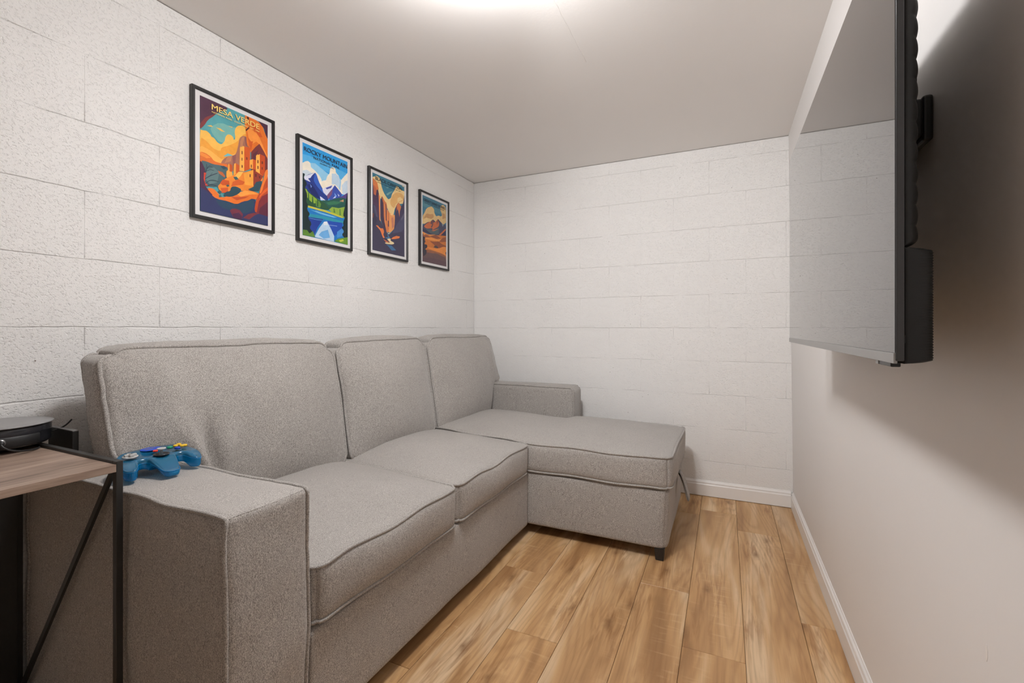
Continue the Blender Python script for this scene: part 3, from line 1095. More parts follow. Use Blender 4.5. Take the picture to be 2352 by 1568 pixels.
    ((58, 116, 86), [(492, 429), (663, 474), (860, 494), (741, 447), (548, 409)]),
    ((188, 146, 110), [(800, 495), (900, 532), (900, 500)]),
    ((44, 84, 58), [(0, 507), (67, 519), (118, 482), (222, 462), (310, 439), (437, 430), (577, 365), (511, 342), (310, 341), (84, 331), (0, 364)]),
    ((140, 172, 62), [(17, 492), (67, 514), (109, 480), (204, 455), (310, 430), (257, 375), (152, 387), (25, 458)]),
    ((100, 140, 58), [(257, 412), (337, 424), (382, 394), (364, 349), (275, 350)]),
    ((40, 84, 60), [(109, 471), (121, 478), (135, 384), (109, 385)]),
    ((40, 84, 60), [(195, 449), (208, 451), (222, 370), (190, 379)]),
    ((40, 84, 60), [(301, 428), (319, 426), (319, 356), (292, 357)]),
    ((146, 176, 70), [(558, 358), (625, 399), (780, 409), (1000, 466), (1000, 320), (821, 311), (625, 333)]),
    ((80, 120, 66), [(663, 387), (682, 390), (702, 344), (663, 339)]),
    ((80, 120, 66), [(800, 402), (820, 405), (831, 332), (801, 328)]),
    ((196, 192, 70), [(84, 336), (292, 334), (530, 341), (912, 318), (861, 302), (530, 316), (292, 314), (84, 313)]),
    ((34, 118, 190), [(75, 305), (292, 313), (530, 314), (901, 300), (1000, 300), (1000, 14), (0, 5), (0, 288)]),
    ((110, 185, 225), [(152, 296), (437, 298), (741, 296), (663, 281), (364, 279)]),
    ((48, 146, 168), [(98, 247), (437, 268), (902, 272), (902, 237), (437, 232), (98, 211)]),
    ((36, 62, 146), [(106, 212), (428, 231), (311, 127), (240, 31), (106, 43)]),
    ((36, 76, 170), [(512, 223), (871, 249), (862, 168), (684, 68), (587, 136)]),
    ((70, 140, 210), [(742, 125), (902, 203), (923, 105), (743, 56)]),
    ((188, 214, 238), [(447, 205), (512, 218), (606, 138), (674, 68), (669, 0), (240, 8), (338, 116)]),
    ((108, 170, 224), [(392, 85), (531, 125), (578, 39), (438, 10), (329, 40)]),
    ((240, 240, 245), [(437, 199), (502, 212), (530, 177), (438, 166)]),
    ((30, 46, 48), [(0, 668), (47, 666), (17, 618), (92, 568), (37, 514), (92, 450), (67, 374), (109, 335), (84, 286), (147, 249), (101, 198), (184, 149), (135, 92), (208, 55), (187, 16), (0, 2)]),
    ((92, 132, 52), [(0, 59), (84, 64), (135, 33), (205, 68), (257, 5), (0, 1)]),
    ((30, 46, 50), [(1000, 636), (966, 560), (931, 455), (881, 337), (932, 321), (881, 250), (902, 218), (845, 191), (913, 149), (852, 108), (933, 67), (1000, 74)]),
    ((104, 146, 50), [(674, 8), (762, 47), (903, 75), (1000, 94), (1000, 0)]),
    ((190, 200, 70), [(782, 31), (883, 56), (903, 38), (822, 15)]),
    ((170, 215, 240), [(257, 302), (474, 295), (662, 296), (663, 293), (473, 292), (256, 299)]),
    ((120, 190, 230), [(134, 203), (256, 205), (400, 214), (401, 211), (257, 202), (135, 200)]),
    ((200, 225, 245), [(437, 186), (567, 183), (741, 194), (742, 191), (568, 180), (436, 183)]),
    ((30, 46, 50), [(934, 455), (957, 79), (950, 78), (927, 454)]),
  ], [('ROCKY MOUNTAIN', (42, 40, 52), 25, 914, 988, 960), ('NATIONAL PARK', (42, 40, 52), 221, 868, 798, 897), ('COLORADO · EST. 1915', (42, 40, 52), 354, 842, 665, 854)]),
  (2.0643, 1.653, [
    ((66, 124, 146), [(0, 0), (1000, 0), (1000, 1000), (0, 1000)]),
    ((238, 206, 146), [(1, 942), (71, 960), (112, 981), (195, 970), (237, 947), (263, 871), (323, 801), (410, 753), (476, 727), (563, 765), (585, 819), (674, 890), (719, 944), (765, 962), (858, 932), (1000, 928), (1000, 757), (768, 710), (677, 631), (634, 532), (500, 549), (411, 644), (241, 689), (2, 894)]),
    ((226, 176, 112), [(563, 760), (630, 827), (766, 878), (953, 882), (990, 793), (722, 721), (655, 627), (520, 680)]),
    ((238, 206, 146), [(767, 794), (859, 828), (954, 806), (768, 738)]),
    ((120, 165, 165), [(409, 789), (496, 831), (629, 868), (562, 833), (453, 778)]),
    ((120, 165, 165), [(387, 875), (495, 895), (452, 874)]),
    ((238, 206, 146), [(905, 992), (988, 1000), (976, 986)]),
    ((230, 158, 98), [(456, 561), (566, 549), (678, 547), (704, 375), (526, 284), (427, 294)]),
    ((200, 130, 105), [(567, 495), (634, 513), (658, 387), (591, 351)]),
    ((245, 200, 140), [(522, 543), (588, 553), (633, 536), (567, 527)]),
    ((84, 62, 86), [(1, 929), (72, 916), (134, 892), (177, 767), (198, 735), (203, 416), (417, 275), (483, 219), (375, 171), (14, 130)]),
    ((216, 126, 76), [(1, 930), (62, 914), (138, 893), (180, 812), (115, 791), (63, 844), (17, 835)]),
    ((190, 105, 78), [(17, 835), (63, 844), (119, 783), (95, 718), (35, 725)]),
    ((226, 140, 84), [(177, 749), (223, 730), (228, 429), (249, 401), (199, 411)]),
    ((206, 120, 76), [(237, 661), (271, 747), (320, 720), (357, 690), (428, 665), (439, 522), (499, 594), (503, 349), (460, 275), (417, 275), (350, 419), (265, 425)]),
    ((226, 146, 90), [(358, 654), (385, 649), (397, 425), (427, 303), (372, 404)]),
    ((226, 146, 90), [(438, 576), (467, 589), (458, 389), (432, 403)]),
    ((72, 58, 78), [(233, 652), (271, 747), (295, 680), (321, 648), (333, 435), (417, 282), (374, 287), (240, 413)]),
    ((96, 68, 82), [(379, 657), (403, 652), (423, 429), (393, 434)]),
    ((96, 68, 82), [(453, 433), (484, 446), (494, 361), (459, 361)]),
    ((70, 64, 90), [(670, 370), (689, 632), (745, 706), (814, 743), (889, 691), (955, 749), (1000, 881), (1000, 1), (504, 258), (592, 305)]),
    ((212, 126, 82), [(740, 696), (809, 740), (889, 691), (843, 618), (835, 542), (792, 625), (757, 643)]),
    ((150, 90, 86), [(740, 696), (760, 643), (735, 602), (718, 655)]),
    ((80, 80, 106), [(636, 329), (771, 449), (887, 540), (992, 631), (995, 412), (866, 321), (592, 278)]),
    ((100, 98, 118), [(887, 530), (993, 622), (993, 574), (887, 493)]),
    ((68, 64, 86), [(0, 595), (77, 592), (161, 437), (287, 366), (374, 278), (504, 258), (548, 273), (996, 365), (1000, 0), (0, 0)]),
    ((86, 84, 108), [(27, 584), (87, 576), (157, 437), (100, 446)]),
    ((60, 56, 78), [(9, 459), (79, 478), (121, 388), (61, 309), (7, 320)]),
    ((130, 75, 65), [(8, 476), (39, 472), (23, 418), (7, 415)]),
    ((226, 126, 74), [(91, 329), (153, 335), (188, 317), (246, 307), (309, 320), (342, 274), (310, 235), (364, 196), (311, 186), (268, 230), (226, 278), (143, 311)]),
    ((226, 126, 74), [(553, 202), (615, 235), (728, 267), (848, 271), (820, 245), (683, 217)]),
    ((200, 110, 74), [(307, 176), (418, 162), (505, 154), (414, 137)]),
    ((72, 120, 158), [(428, 262), (487, 256), (472, 236), (527, 220), (483, 190), (364, 201), (461, 217)]),
    ((234, 210, 164), [(422, 190), (553, 211), (531, 179), (666, 162), (616, 134), (376, 119), (365, 138), (528, 147), (472, 173)]),
    ((220, 210, 190), [(443, 269), (526, 281), (482, 260)]),
    ((68, 112, 154), [(393, 114), (572, 116), (719, 66), (573, 49), (463, 95)]),
    ((60, 54, 70), [(45, 814), (62, 624), (57, 623), (40, 813)]),
    ((60, 54, 70), [(121, 783), (140, 619), (135, 618), (116, 782)]),
    ((150, 88, 72), [(306, 690), (319, 647), (314, 646), (301, 689)]),
    ((150, 88, 72), [(414, 626), (420, 519), (415, 518), (409, 625)]),
  ], [('BLACK CANYON', (44, 48, 56), 78, 922, 914, 966), ('NATIONAL PARK · COLORADO · EST. 1999', (44, 48, 56), 138, 895, 863, 905)]),
  (2.5145, 1.651, [
    ((74, 124, 146), [(0, 0), (1000, 0), (1000, 1000), (0, 1000)]),
    ((90, 138, 152), [(4, 911), (989, 894), (991, 812), (501, 818), (7, 836)]),
    ((218, 184, 130), [(0, 679), (88, 745), (147, 811), (232, 848), (294, 863), (370, 883), (474, 853), (476, 804), (556, 753), (661, 785), (770, 780), (823, 818), (717, 892), (764, 959), (874, 989), (987, 955), (996, 650), (3, 545)]),
    ((194, 148, 102), [(55, 664), (161, 747), (298, 748), (425, 777), (465, 734), (377, 692), (153, 641), (58, 599)]),
    ((228, 196, 140), [(9, 630), (152, 679), (377, 683), (303, 624), (2, 563)]),
    ((194, 148, 102), [(822, 848), (934, 844), (978, 790), (825, 748)]),
    ((74, 76, 98), [(0, 544), (131, 591), (228, 625), (303, 632), (428, 693), (527, 665), (559, 670), (631, 729), (723, 701), (883, 660), (980, 689), (986, 487), (619, 443), (310, 434), (1, 470)]),
    ((198, 110, 72), [(49, 532), (180, 597), (365, 660), (304, 596), (430, 637), (546, 673), (610, 718), (697, 669), (667, 606), (459, 539), (333, 494), (433, 555), (159, 511)]),
    ((120, 80, 84), [(353, 641), (428, 685), (455, 645), (380, 596)]),
    ((74, 76, 98), [(380, 596), (443, 629), (382, 558), (331, 551)]),
    ((150, 90, 78), [(572, 672), (623, 718), (664, 685), (587, 625)]),
    ((140, 150, 160), [(800, 684), (883, 655), (829, 628)]),
    ((86, 98, 104), [(10, 494), (307, 519), (434, 526), (668, 591), (671, 493), (514, 461), (309, 462)]),
    ((205, 115, 72), [(358, 502), (563, 553), (668, 572), (460, 510)]),
    ((58, 58, 86), [(0, 498), (135, 495), (309, 460), (399, 445), (2, 442)]),
    ((64, 62, 88), [(619, 462), (832, 548), (983, 613), (986, 482), (646, 441)]),
    ((206, 114, 70), [(671, 476), (968, 614), (983, 593), (752, 480)]),
    ((204, 120, 62), [(0, 451), (211, 431), (986, 497), (995, 167), (0, 73)]),
    ((226, 150, 84), [(0, 446), (199, 431), (42, 401), (0, 414)]),
    ((226, 150, 84), [(236, 429), (527, 465), (311, 415)]),
    ((146, 84, 62), [(31, 395), (138, 424), (324, 397), (104, 373)]),
    ((146, 84, 62), [(274, 410), (540, 464), (753, 431), (568, 400)]),
    ((232, 152, 80), [(104, 371), (387, 400), (701, 398), (986, 492), (987, 462), (702, 369), (314, 353), (104, 352)]),
    ((146, 84, 62), [(277, 335), (441, 342), (675, 376), (783, 344), (990, 337), (991, 317), (573, 251), (444, 256), (494, 292), (391, 315)]),
    ((150, 88, 64), [(688, 377), (835, 449), (986, 482), (989, 402), (755, 372)]),
    ((228, 142, 72), [(158, 232), (393, 243), (626, 251), (839, 305), (991, 317), (995, 172), (788, 196), (575, 204), (319, 212)]),
    ((80, 70, 74), [(431, 257), (546, 298), (638, 279), (626, 258)]),
    ((150, 96, 72), [(0, 156), (147, 194), (319, 202), (575, 195), (788, 192), (995, 167), (997, 107), (0, 73)]),
    ((108, 84, 84), [(0, 100), (149, 152), (397, 158), (576, 176), (762, 155), (996, 142), (1000, 0), (0, 0)]),
    ((98, 76, 82), [(0, 55), (324, 85), (998, 77), (1000, 0), (0, 0)]),
    ((58, 54, 66), [(0, 414), (32, 423), (27, 376), (108, 381), (81, 326), (123, 317), (60, 264), (181, 269), (190, 231), (94, 193), (160, 181), (150, 124), (4, 64)]),
    ((70, 60, 68), [(952, 223), (993, 237), (995, 192), (966, 199)]),
    ((120, 84, 78), [(148, 106), (169, 183), (174, 182), (153, 105)]),
    ((120, 84, 78), [(295, 111), (317, 198), (322, 197), (300, 110)]),
    ((120, 84, 78), [(472, 118), (500, 197), (503, 196), (475, 117)]),
    ((120, 84, 78), [(654, 116), (678, 196), (683, 195), (659, 115)]),
    ((120, 84, 78), [(842, 113), (853, 188), (858, 187), (847, 112)]),
  ], [('GREAT SAND DUNES', (46, 46, 56), 40, 916, 939, 957), ('NATIONAL PARK · COLORADO · EST. 2004', (46, 46, 56), 82, 891, 896, 903)]),
]

# ---------------------------------------------------------------- posters
def poster(cy, cz, polys, texts, label):
    W, H, T, B = 0.331, 0.472, 0.0165, 0.0112          # outer size, depth, bar width
    root = empty('framed_poster', (XL + 0.0008, cy, cz - H / 2))
    tag(root, label, 'poster', 'framed park posters over the sofa')
    z0 = H / 2
    # frame: four mitred bars as one moulding
    bm = bmesh.new()
    prof = [(0, 0), (T - 0.001, 0), (T, 0.001), (T, B - 0.0015), (T - 0.0018, B), (0, B)]
    cs = [(-1, -1), (1, -1), (1, 1), (-1, 1)]
    rings = []
    for sy, sz in cs:
        rings.append([bm.verts.new((d, sy * (W / 2 - i), z0 + sz * (H / 2 - i))) for d, i in prof])
    for k in range(4):
        a, b = rings[k], rings[(k + 1) % 4]
        for i in range(len(prof)):
            j = (i + 1) % len(prof)
            bm.faces.new((a[i], a[j], b[j], b[i]))
    bmesh.ops.recalc_face_normals(bm, faces=bm.faces[:])
    bm_obj('frame', bm, M['frame_black'], root)
    pw, ph = W / 2 - B - 0.0005, H / 2 - B - 0.0005
    box('border', (0.001, -pw, z0 - ph), (0.0095, pw, z0 + ph), M['paper'], root)
    # the print: flat inks laid over one another
    hw, hh, x = 0.1355, 0.2085, 0.0096
    V, F, K = [], [], []
    for n, (c, pts) in enumerate(polys):
        P = pts
        if len(P) > 7:                       # round off hand-cut outlines of clouds, rocks, foliage
            Q = []
            for i in range(len(P)):
                (ua, va), (ub, vb) = P[i], P[(i + 1) % len(P)]
                edge = (ua == ub and ua in (0, 1000)) or (va == vb and va in (0, 1000))
                Q += [(ua, va), (ub, vb)] if edge else [(ua * 0.78 + ub * 0.22, va * 0.78 + vb * 0.22), (ua * 0.22 + ub * 0.78, va * 0.22 + vb * 0.78)]
            P = Q
        p2 = []
        for q in P:
            if not p2 or q != p2[-1]:
                p2.append(q)
        if p2[0] == p2[-1]:
            p2.pop()
        if len(p2) < 3:
            continue
        co = [Vector(((u / 500.0 - 1) * hw, (v / 500.0 - 1) * hh, 0)) for u, v in p2]
        off = len(V)
        xx = x + 0.00004 * n
        V += [(xx, p.x, z0 + p.y) for p in co]
        col = lin(c)
        for t in geometry.tessellate_polygon([co]):
            a, b, d = [co[i] for i in t]
            cr = (b.x - a.x) * (d.y - a.y) - (b.y - a.y) * (d.x - a.x)
            t = t if cr > 0 else t[::-1]
            F.append(tuple(i + off for i in t))
            K.append(col)
    pr = new_obj('print', V, F, M['print'], root)
    at = pr.data.attributes.new('ink', 'FLOAT_COLOR', 'FACE')
    for i, col in enumerate(K):
        at.data[i].color = col
    xt_ = x + 0.00004 * (len(polys) + 2)
    for body, c, u0, v0, u1, v1 in texts:
        cu = bpy.data.curves.new('lettering', 'FONT')
        cu.body = body
        cu.size = 1.0
        cu.offset = 0.0
        tmp = bpy.data.objects.new('tmp_text', cu)
        C.objects.link(tmp)
        bpy.context.view_layer.update()
        me = bpy.data.meshes.new_from_object(tmp.evaluated_get(bpy.context.evaluated_depsgraph_get()))
        bpy.data.objects.remove(tmp)
        xs = [v.co.x for v in me.vertices]
        ys = [v.co.y for v in me.vertices]
        ax, bx, ay, by = min(xs), max(xs), min(ys), max(ys)
        for v in me.vertices:
            u = u0 + (u1 - u0) * (v.co.x - ax) / (bx - ax)
            w = v0 + (v1 - v0) * (v.co.y - ay) / (by - ay)
            v.co = (xt_, (u / 500.0 - 1) * hw, z0 + (w / 500.0 - 1) * hh)
        k = 'ink %d %d %d' % c
        if k not in M:
            M[k] = mat_plain('lettering_ink', lin(c)[:3], 0.5)
        me.materials.clear()
        me.materials.append(M[k])
        me.name = 'lettering'
        bm = bmesh.new()                     # heavier strokes: the glyphs laid three times, a hair apart
        for sh, dp in ((-0.0004, 0.0), (0.0004, 0.00003), (0.0, 0.00006)):
            n0 = len(bm.verts)
            bm.from_mesh(me)
            bm.verts.ensure_lookup_table()
            for v in bm.verts[n0:]:
                v.co.y += sh * (1.0 if v1 - v0 > 40 else 0.4)
                v.co.z += sh * 0.4
                v.co.x += dp
        bm.to_mesh(me)
        bm.free()
        lo = bpy.data.objects.new('lettering', me)
        C.objects.link(lo)
        lo.parent = pr
    return root


POSTER_LABELS = [
    'black framed poster of orange cliff dwellings, lettered MESA VERDE',
    'black framed poster of blue peaks and lake, lettered ROCKY MOUNTAIN',
    'black framed poster of a deep gorge and river, lettered BLACK CANYON',
    'black framed poster of desert dunes and peaks, lettered GREAT SAND DUNES',
]
for (cy, cz, polys, texts), lab in zip(ART, POSTER_LABELS):
    poster(cy, cz, polys, texts, lab)

# ---------------------------------------------------------------- television
tv = empty('television', (0.2, 1.28, 0.975))
tag(tv, 'flat black television mounted on the smooth right wall', 'television')
tv_off = tv.location.copy()


def at_tv(o):
    o.matrix_parent_inverse = Matrix.Translation(-tv_off)
    return o


TY0, TY1, TZ0, TZ1, TX = 0.745, 1.814, 0.976, 1.592, 0.2
at_tv(box('panel', (TX, TY0, TZ0 + 0.004), (TX + 0.0088, TY1, TZ1), M['tv_side'], tv, 0.0012))
at_tv(box('screen', (TX - 0.0008, TY0 + 0.0022, TZ0 + 0.0145), (TX + 0.0006, TY1 - 0.0022, TZ1 - 0.003), M['screen'], tv))
at_tv(box('lower_lip', (TX - 0.0022, TY0 + 0.002, TZ0 + 0.0005), (TX + 0.002, TY1 - 0.002, TZ0 + 0.0140), M['tv_lip'], tv, 0.0006))


def shell(name, y0, y1, z0, z1, x0, thick, ry, rz, mat, nz, ex=2.4):
    """back housing that swells from the panel; thick(z) gives its depth."""
    ys = [y0 + ry * (1 - math.cos(math.pi / 2 * i / 12)) for i in range(13)]
    ys += [y1 - (y - y0) for y in ys[::-1]]
    V, F = [], []
    for k in range(nz + 1):
        z = z0 + (z1 - z0) * k / nz
        dz = min(z - z0, z1 - z)
        fz = (1 - (1 - min(dz / rz, 1.0)) ** ex) ** (1 / ex)
        for y in ys:
            d = min(y - y0, y1 - y)
            fy = (1 - (1 - min(d / ry, 1.0)) ** ex) ** (1 / ex)
            V.append((x0 + thick(z) * fz * fy, y, z))
    n = len(ys)
    for k in range(nz):
        for j in range(n - 1):
            F.append((k * n + j, k * n + j + 1, (k + 1) * n + j + 1, (k + 1) * n + j))
    F.append(tuple(k * n for k in range(nz + 1)) + tuple(k * n + n - 1 for k in range(nz, -1, -1)))
    o = new_obj(name, V, F, mat, tv, True)
    return at_tv(o)


rib = 0.0270
shell('back_cover', TY0 + 0.0015, TY1 - 0.0015, 1.128, TZ1 - 0.002, TX + 0.0086,
      lambda z: 0.0176 + 0.0030 * abs(math.sin(math.pi * (z - 1.128) / rib)) ** 0.7, 0.032, 0.012, M['tv_back'], 240)
shell('rear_housing', TY0 + 0.0015, TY1 - 0.0015, TZ0 + 0.0005, 1.126, TX + 0.0086,
      lambda z: 0.0335 - 0.0005 * (1 + math.cos(2 * math.pi * (z - TZ0) / 0.00335)), 0.014, 0.006, M['tv_back'], 270, 2.0)
at_tv(box('side_slot', (TX + 0.0085, TY0 + 0.0006, 1.003), (TX + 0.0101, TY0 + 0.004, 1.0135), M['tv_port'], tv))
at_tv(box('sensor', (TX + 0.001, 0.770, TZ0 - 0.0055), (TX + 0.012, 0.835, TZ0 + 0.003), M['tv_dark'], tv, 0.0015))
at_tv(box('sensor_window', (TX + 0.0002, 0.822, TZ0 - 0.0045), (TX + 0.0014, 0.8345, TZ0 + 0.001), M['tv_lip'], tv))

mount = empty('wall_mount', (0.335, 1.28, 1.36))
tag(mount, 'black steel bracket between the television back and the smooth wall', 'bracket')
mo = mount.location.copy()


def at_mount(o):
    o.matrix_parent_inverse = Matrix.Translation(-mo)
    return o


wx = wall_x(1.40)
at_mount(box('wall_plate', (wx - 0.017, 1.055, 1.358), (wx - 0.0012, 1.50, 1.440), M['mount'], mount, 0.005, 3))
for yy in (0.985, 1.50):
    at_mount(box('hook_rail', (0.2262, yy, 1.20), (0.232, yy + 0.04, 1.50), M['mount'], mount, 0.001))
# tapered side plate that ties rail and wall plate
bm = bmesh.new()
pl = [(0.2300, 1.455), (0.2560, 1.452), (0.3085, 1.500), (0.3100, 1.498), (0.3100, 1.338), (0.2700, 1.300), (0.2300, 1.290)]
f0 = bm.faces.new([bm.verts.new((x, 1.045, z)) for x, z in pl])
ext = bmesh.ops.extrude_face_region(bm, geom=[f0])
bmesh.ops.translate(bm, verts=[e for e in ext['geom'] if isinstance(e, bmesh.types.BMVert)], vec=(0, 0.004, 0))
bmesh.ops.recalc_face_normals(bm, faces=bm.faces[:])
at_mount(bm_obj('side_plate', bm, M['mount'], mount))
at_mount(box('swivel_block', (0.2320, 1.049, 1.365), (wx - 0.018, 1.13, 1.432), M['mount'], mount, 0.004))

# ---------------------------------------------------------------- desk at the left
desk = empty('desk', (-1.45, 0.1, 0))
do = desk.location.copy()
tag(desk, 'dark walnut desk with black metal frame beside the sofa arm', 'desk')


def at_desk(o):
    o.matrix_parent_inverse = Matrix.Translation(-do)
    return o


DX0, DX1, DY1, DZ = -1.715, -1.2137, 0.5520, 0.7230
DY0 = -0.45
at_desk(box('desk_top', (DX0 + 0.002, DY0 + 0.014, DZ - 0.0165), (DX1, DY1 - 0.0005, DZ), M['desk_wood'], desk, 0.0008))
T = 0.0130
for (ya, name_) in ((DY1, 'a'), (DY0, 'b')):
    y0, y1 = ya, ya + T
    at_desk(box('leg', (DX1 - 0.0165, y0, 0.0006), (DX1 - 0.0015, y1, DZ + 0.006), M['desk_metal'], desk, 0.001))
    at_desk(box('leg', (DX0, y0, 0.0006), (DX0 + 0.016, y1, DZ + 0.006), M['desk_metal'], desk, 0.001))
    at_desk(box('side_rail', (DX0 + 0.016, y0, DZ - 0.010), (DX1 - 0.0165, y1, DZ + 0.006), M['desk_metal'], desk, 0.001))
    at_desk(box('foot_rail', (DX0 + 0.016, y0, 0.055), (DX1 - 0.0165, y1, 0.070), M['desk_metal'], desk, 0.001))
    a = Vector((DX1 - 0.028, y0 + 0.006, DZ - 0.020))
    b = Vector((DX0 + 0.030, y0 + 0.006, 0.075))
    d = (b - a).normalized()
    nrm = Vector((-d.z, 0, d.x)) * 0.0062
    V = [p + nrm * s + Vector((0, t, 0)) for p in (a, b) for s, t in ((1, -0.0035), (-1, -0.0035), (-1, 0.0035), (1, 0.0035))]
    at_desk(new_obj('brace', V, [(0, 1, 2, 3), (7, 6, 5, 4), (0, 4, 5, 1), (1, 5, 6, 2), (2, 6, 7, 3), (3, 7, 4, 0)], M['desk_metal'], desk))
# angle tab under the top where brace meets leg
at_desk(box('corner_tab', (DX1 - 0.062, DY1 - 0.001, DZ - 0.0225), (DX1 - 0.0165, DY1 + 0.010, DZ - 0.0172), M['desk_metal'], desk, 0.001))
# broad rear upright with a screw
up = at_desk(box('rear_upright', (-1.712, 0.492, 0.0006), (-1.690, 0.5515, DZ - 0.0172), M['desk_metal'], desk, 0.0015))
V, F = lathe_geo([(0, 0.0022), (0.003, 0.002), (0.0042, 0.0008), (0.0042, -0.001), (0, -0.001)], 16)
V = [(-1.6895 + z, 0.518 + x, 0.655 + y) for x, y, z in V]
at_desk(new_obj('screw', V, F, M['tv_side'], desk, True))

# ---------------------------------------------------------------- round device with its plug and cable, and the block behind it
dev = empty('round_device', (-1.625, 0.4965, DZ))
tag(dev, 'round black device with flat grey lid and plugged cable on the desk', 'device')


def lathe_part(name, prof, mat, seg=64):
    V, F = lathe_geo(prof, seg)
    return new_obj(name, V, F, mat, dev, True)


lathe_part('foot', [(0, 0.0006), (0.046, 0.0006), (0.049, 0.003), (0.049, 0.0125), (0, 0.0125)], M['device_mat'])
lathe_part('body', [(0, 0.0115), (0.080, 0.0115), (0.087, 0.013), (0.0915, 0.017), (0.0925, 0.022), (0.0925, 0.0405), (0.0932, 0.042), (0.0932, 0.058), (0.091, 0.060), (0, 0.060)], M['device'])
lathe_part('lid', [(0, 0.0605), (0.092, 0.0605), (0.0970, 0.0615), (0.0978, 0.0632), (0.0966, 0.0646), (0.078, 0.0660), (0, 0.0668)], M['device_top'])
# raised label band on the front flank
V, F = [], []
for i in range(25):
    a = math.radians(-62 + 92 * i / 24)
    for r_, z in ((0.0923, 0.0165), (0.0942, 0.0185), (0.0942, 0.040), (0.0923, 0.042)):
        V.append((r_ * math.cos(a), r_ * math.sin(a), z))
for i in range(24):
    for k in range(3):
        F.append((4 * i + k, 4 * i + 4 + k, 4 * i + 5 + k, 4 * i + 1 + k))
new_obj('flank_band', V, F, M['device_mat'], dev, True)
# lid finger slot
box('lid_slot', (-0.010, -0.078, 0.0640), (0.020, -0.068, 0.0668), M['device_mat'], dev, 0.0008)
# plug on the near flank, silver collar, cable drooping to the desk
pa = math.radians(-15)
ux = Vector((math.cos(pa), math.sin(pa), 0))
pbase = ux * 0.0935 + Vector((0, 0, 0.031))
tube('plug_collar', [pbase, pbase + ux * 0.004], 0.0085, M['silver'], dev, 20)
tube('plug', [pbase + ux * 0.003, pbase + ux * 0.014, pbase + ux * 0.018], 0.006, M['device_mat'], dev, 16)
c0 = pbase + ux * 0.017
tube('cable', bez(c0, c0 + ux * 0.016 + Vector((0, 0.004, -0.022)), Vector((0.108, 0.030, 0.0022)), Vector((0.070, 0.050, 0.0030)), 24), 0.0021, M['cable'], dev, 8)
# aerial-like lead at the rear
tube('rear_lead', bez((0.020, 0.091, 0.030), (0.024, 0.108, 0.032), (0.030, 0.118, 0.040), (0.036, 0.126, 0.056), 14), 0.0019, M['cable'], dev, 8)

blk = empty('black_box', (-1.590, 0.6035, 0.6580))
tag(blk, 'slim upright black box on the near sofa arm behind the desk rail', 'box')
box('case', (-0.060, -0.0065, 0.0), (0.070, 0.0065, 0.0995), M['desk_metal'], blk, 0.0015)
box('case_lid', (-0.0592, -0.0060, 0.0985), (0.0692, 0.0060, 0.1012), M['device_top'], blk, 0.0005)

# ---------------------------------------------------------------- game controller on the near arm
pad = empty('game_controller', (-1.314, 0.684, 0.6608))
pad.scale = (1.06, 1.06, 1.06)
pad.rotation_euler = (0, 0, math.radians(90 - 7))
tag(pad, 'translucent blue three-pronged game controller lying on the near sofa arm', 'controller')
half = [(0, 56), (18, 55.5), (36, 52), (54, 45), (68, 34), (77, 19), (81, 2), (81, -18), (78, -38), (73, -50), (66, -55), (59, -53), (53, -44), (49, -32), (44, -25), (38, -23.5), (32, -24.5), (27.5, -29), (24, -42), (20, -60), (16, -78), (10.5, -87), (0, -89)]


def catmull(pts, n=5):
    out = []
    m = len(pts)
    for i in range(m - 1):
        p0, p1, p2, p3 = [Vector(pts[k]) for k in (max(i - 1, 0), i, i + 1, min(i + 2, m - 1))]
        for k in range(n):
            t = k / n
            out.append(0.5 * ((2 * p1) + (p2 - p0) * t + (2 * p0 - 5 * p1 + 4 * p2 - p3) * t * t + (3 * p1 - p0 - 3 * p2 + p3) * t ** 3))
    out.append(Vector(pts[-1]))
    return out


hr = catmull(half)
outline = [Vector((p.x, p.y)) for p in hr] + [Vector((-p.x, p.y)) for p in hr[-2:0:-1]]
outline = [p / 1000 for p in outline]                 # clockwise, metres; +y points away from the player


def inset(pts, d):
    n = len(pts)
    res = []
    for i in range(n):
        t = (pts[(i + 1) % n] - pts[i - 1])
        t.normalize()
        res.append(pts[i] + Vector((t.y, -t.x)) * d)    # interior lies to the right of clockwise travel
    return res


def z_top(p):
    # high flat body, sloping down the centre prong and the two grips
    x, y = p.x * 1000, p.y * 1000
    body = 0.0462 + 0.000075 * (y - 50)
    fall_c = 0.022 * smoothstep(-20, -86, y) if abs(x) < 28 else 0.0
    fall_g = 0.010 * smoothstep(-15, -60, y) + 0.006 * smoothstep(55, 82, abs(x)) if abs(x) >= 28 else 0.0
    return body - fall_c - fall_g


def z_mid(p):
    return 0.56 * z_top(p) + 0.006


def z_bot(p):
    x, y = p.x * 1000, p.y * 1000
    if abs(x) < 28:
        b = 0.016 * (1 - smoothstep(-45, -80, y))
    else:
        b = 0.020 * (1 - smoothstep(-12, -42, y))
    return b


def layer_shell(name, layers, mat, cap_bottom=False, cap_top=False):
    bm = bmesh.new()
    rings = []
    for d, zf in layers:
        pts = inset(outline, d)
        # sharp notches: pull the inset ring together gently
        rings.append([bm.verts.new((q.x, q.y, zf(o_))) for q, o_ in zip(pts, outline)])
    for a, b in zip(rings, rings[1:]):
        n = len(a)
        for i in range(n):
            bm.faces.new((a[i], a[(i + 1) % n], b[(i + 1) % n], b[i]))
    bm.verts.ensure_lookup_table()
    for ring, do_it in ((rings[0], cap_bottom), (rings[-1], cap_top)):
        if do_it:
            co = [Vector((v.co.x, v.co.y, 0)) for v in ring]
            for t in geometry.tessellate_polygon([co]):
                try:
                    bm.faces.new([ring[i] for i in t])
                except ValueError:
                    pass
    bmesh.ops.recalc_face_normals(bm, faces=bm.faces[:])
    return bm_obj(name, bm, mat, pad, True)


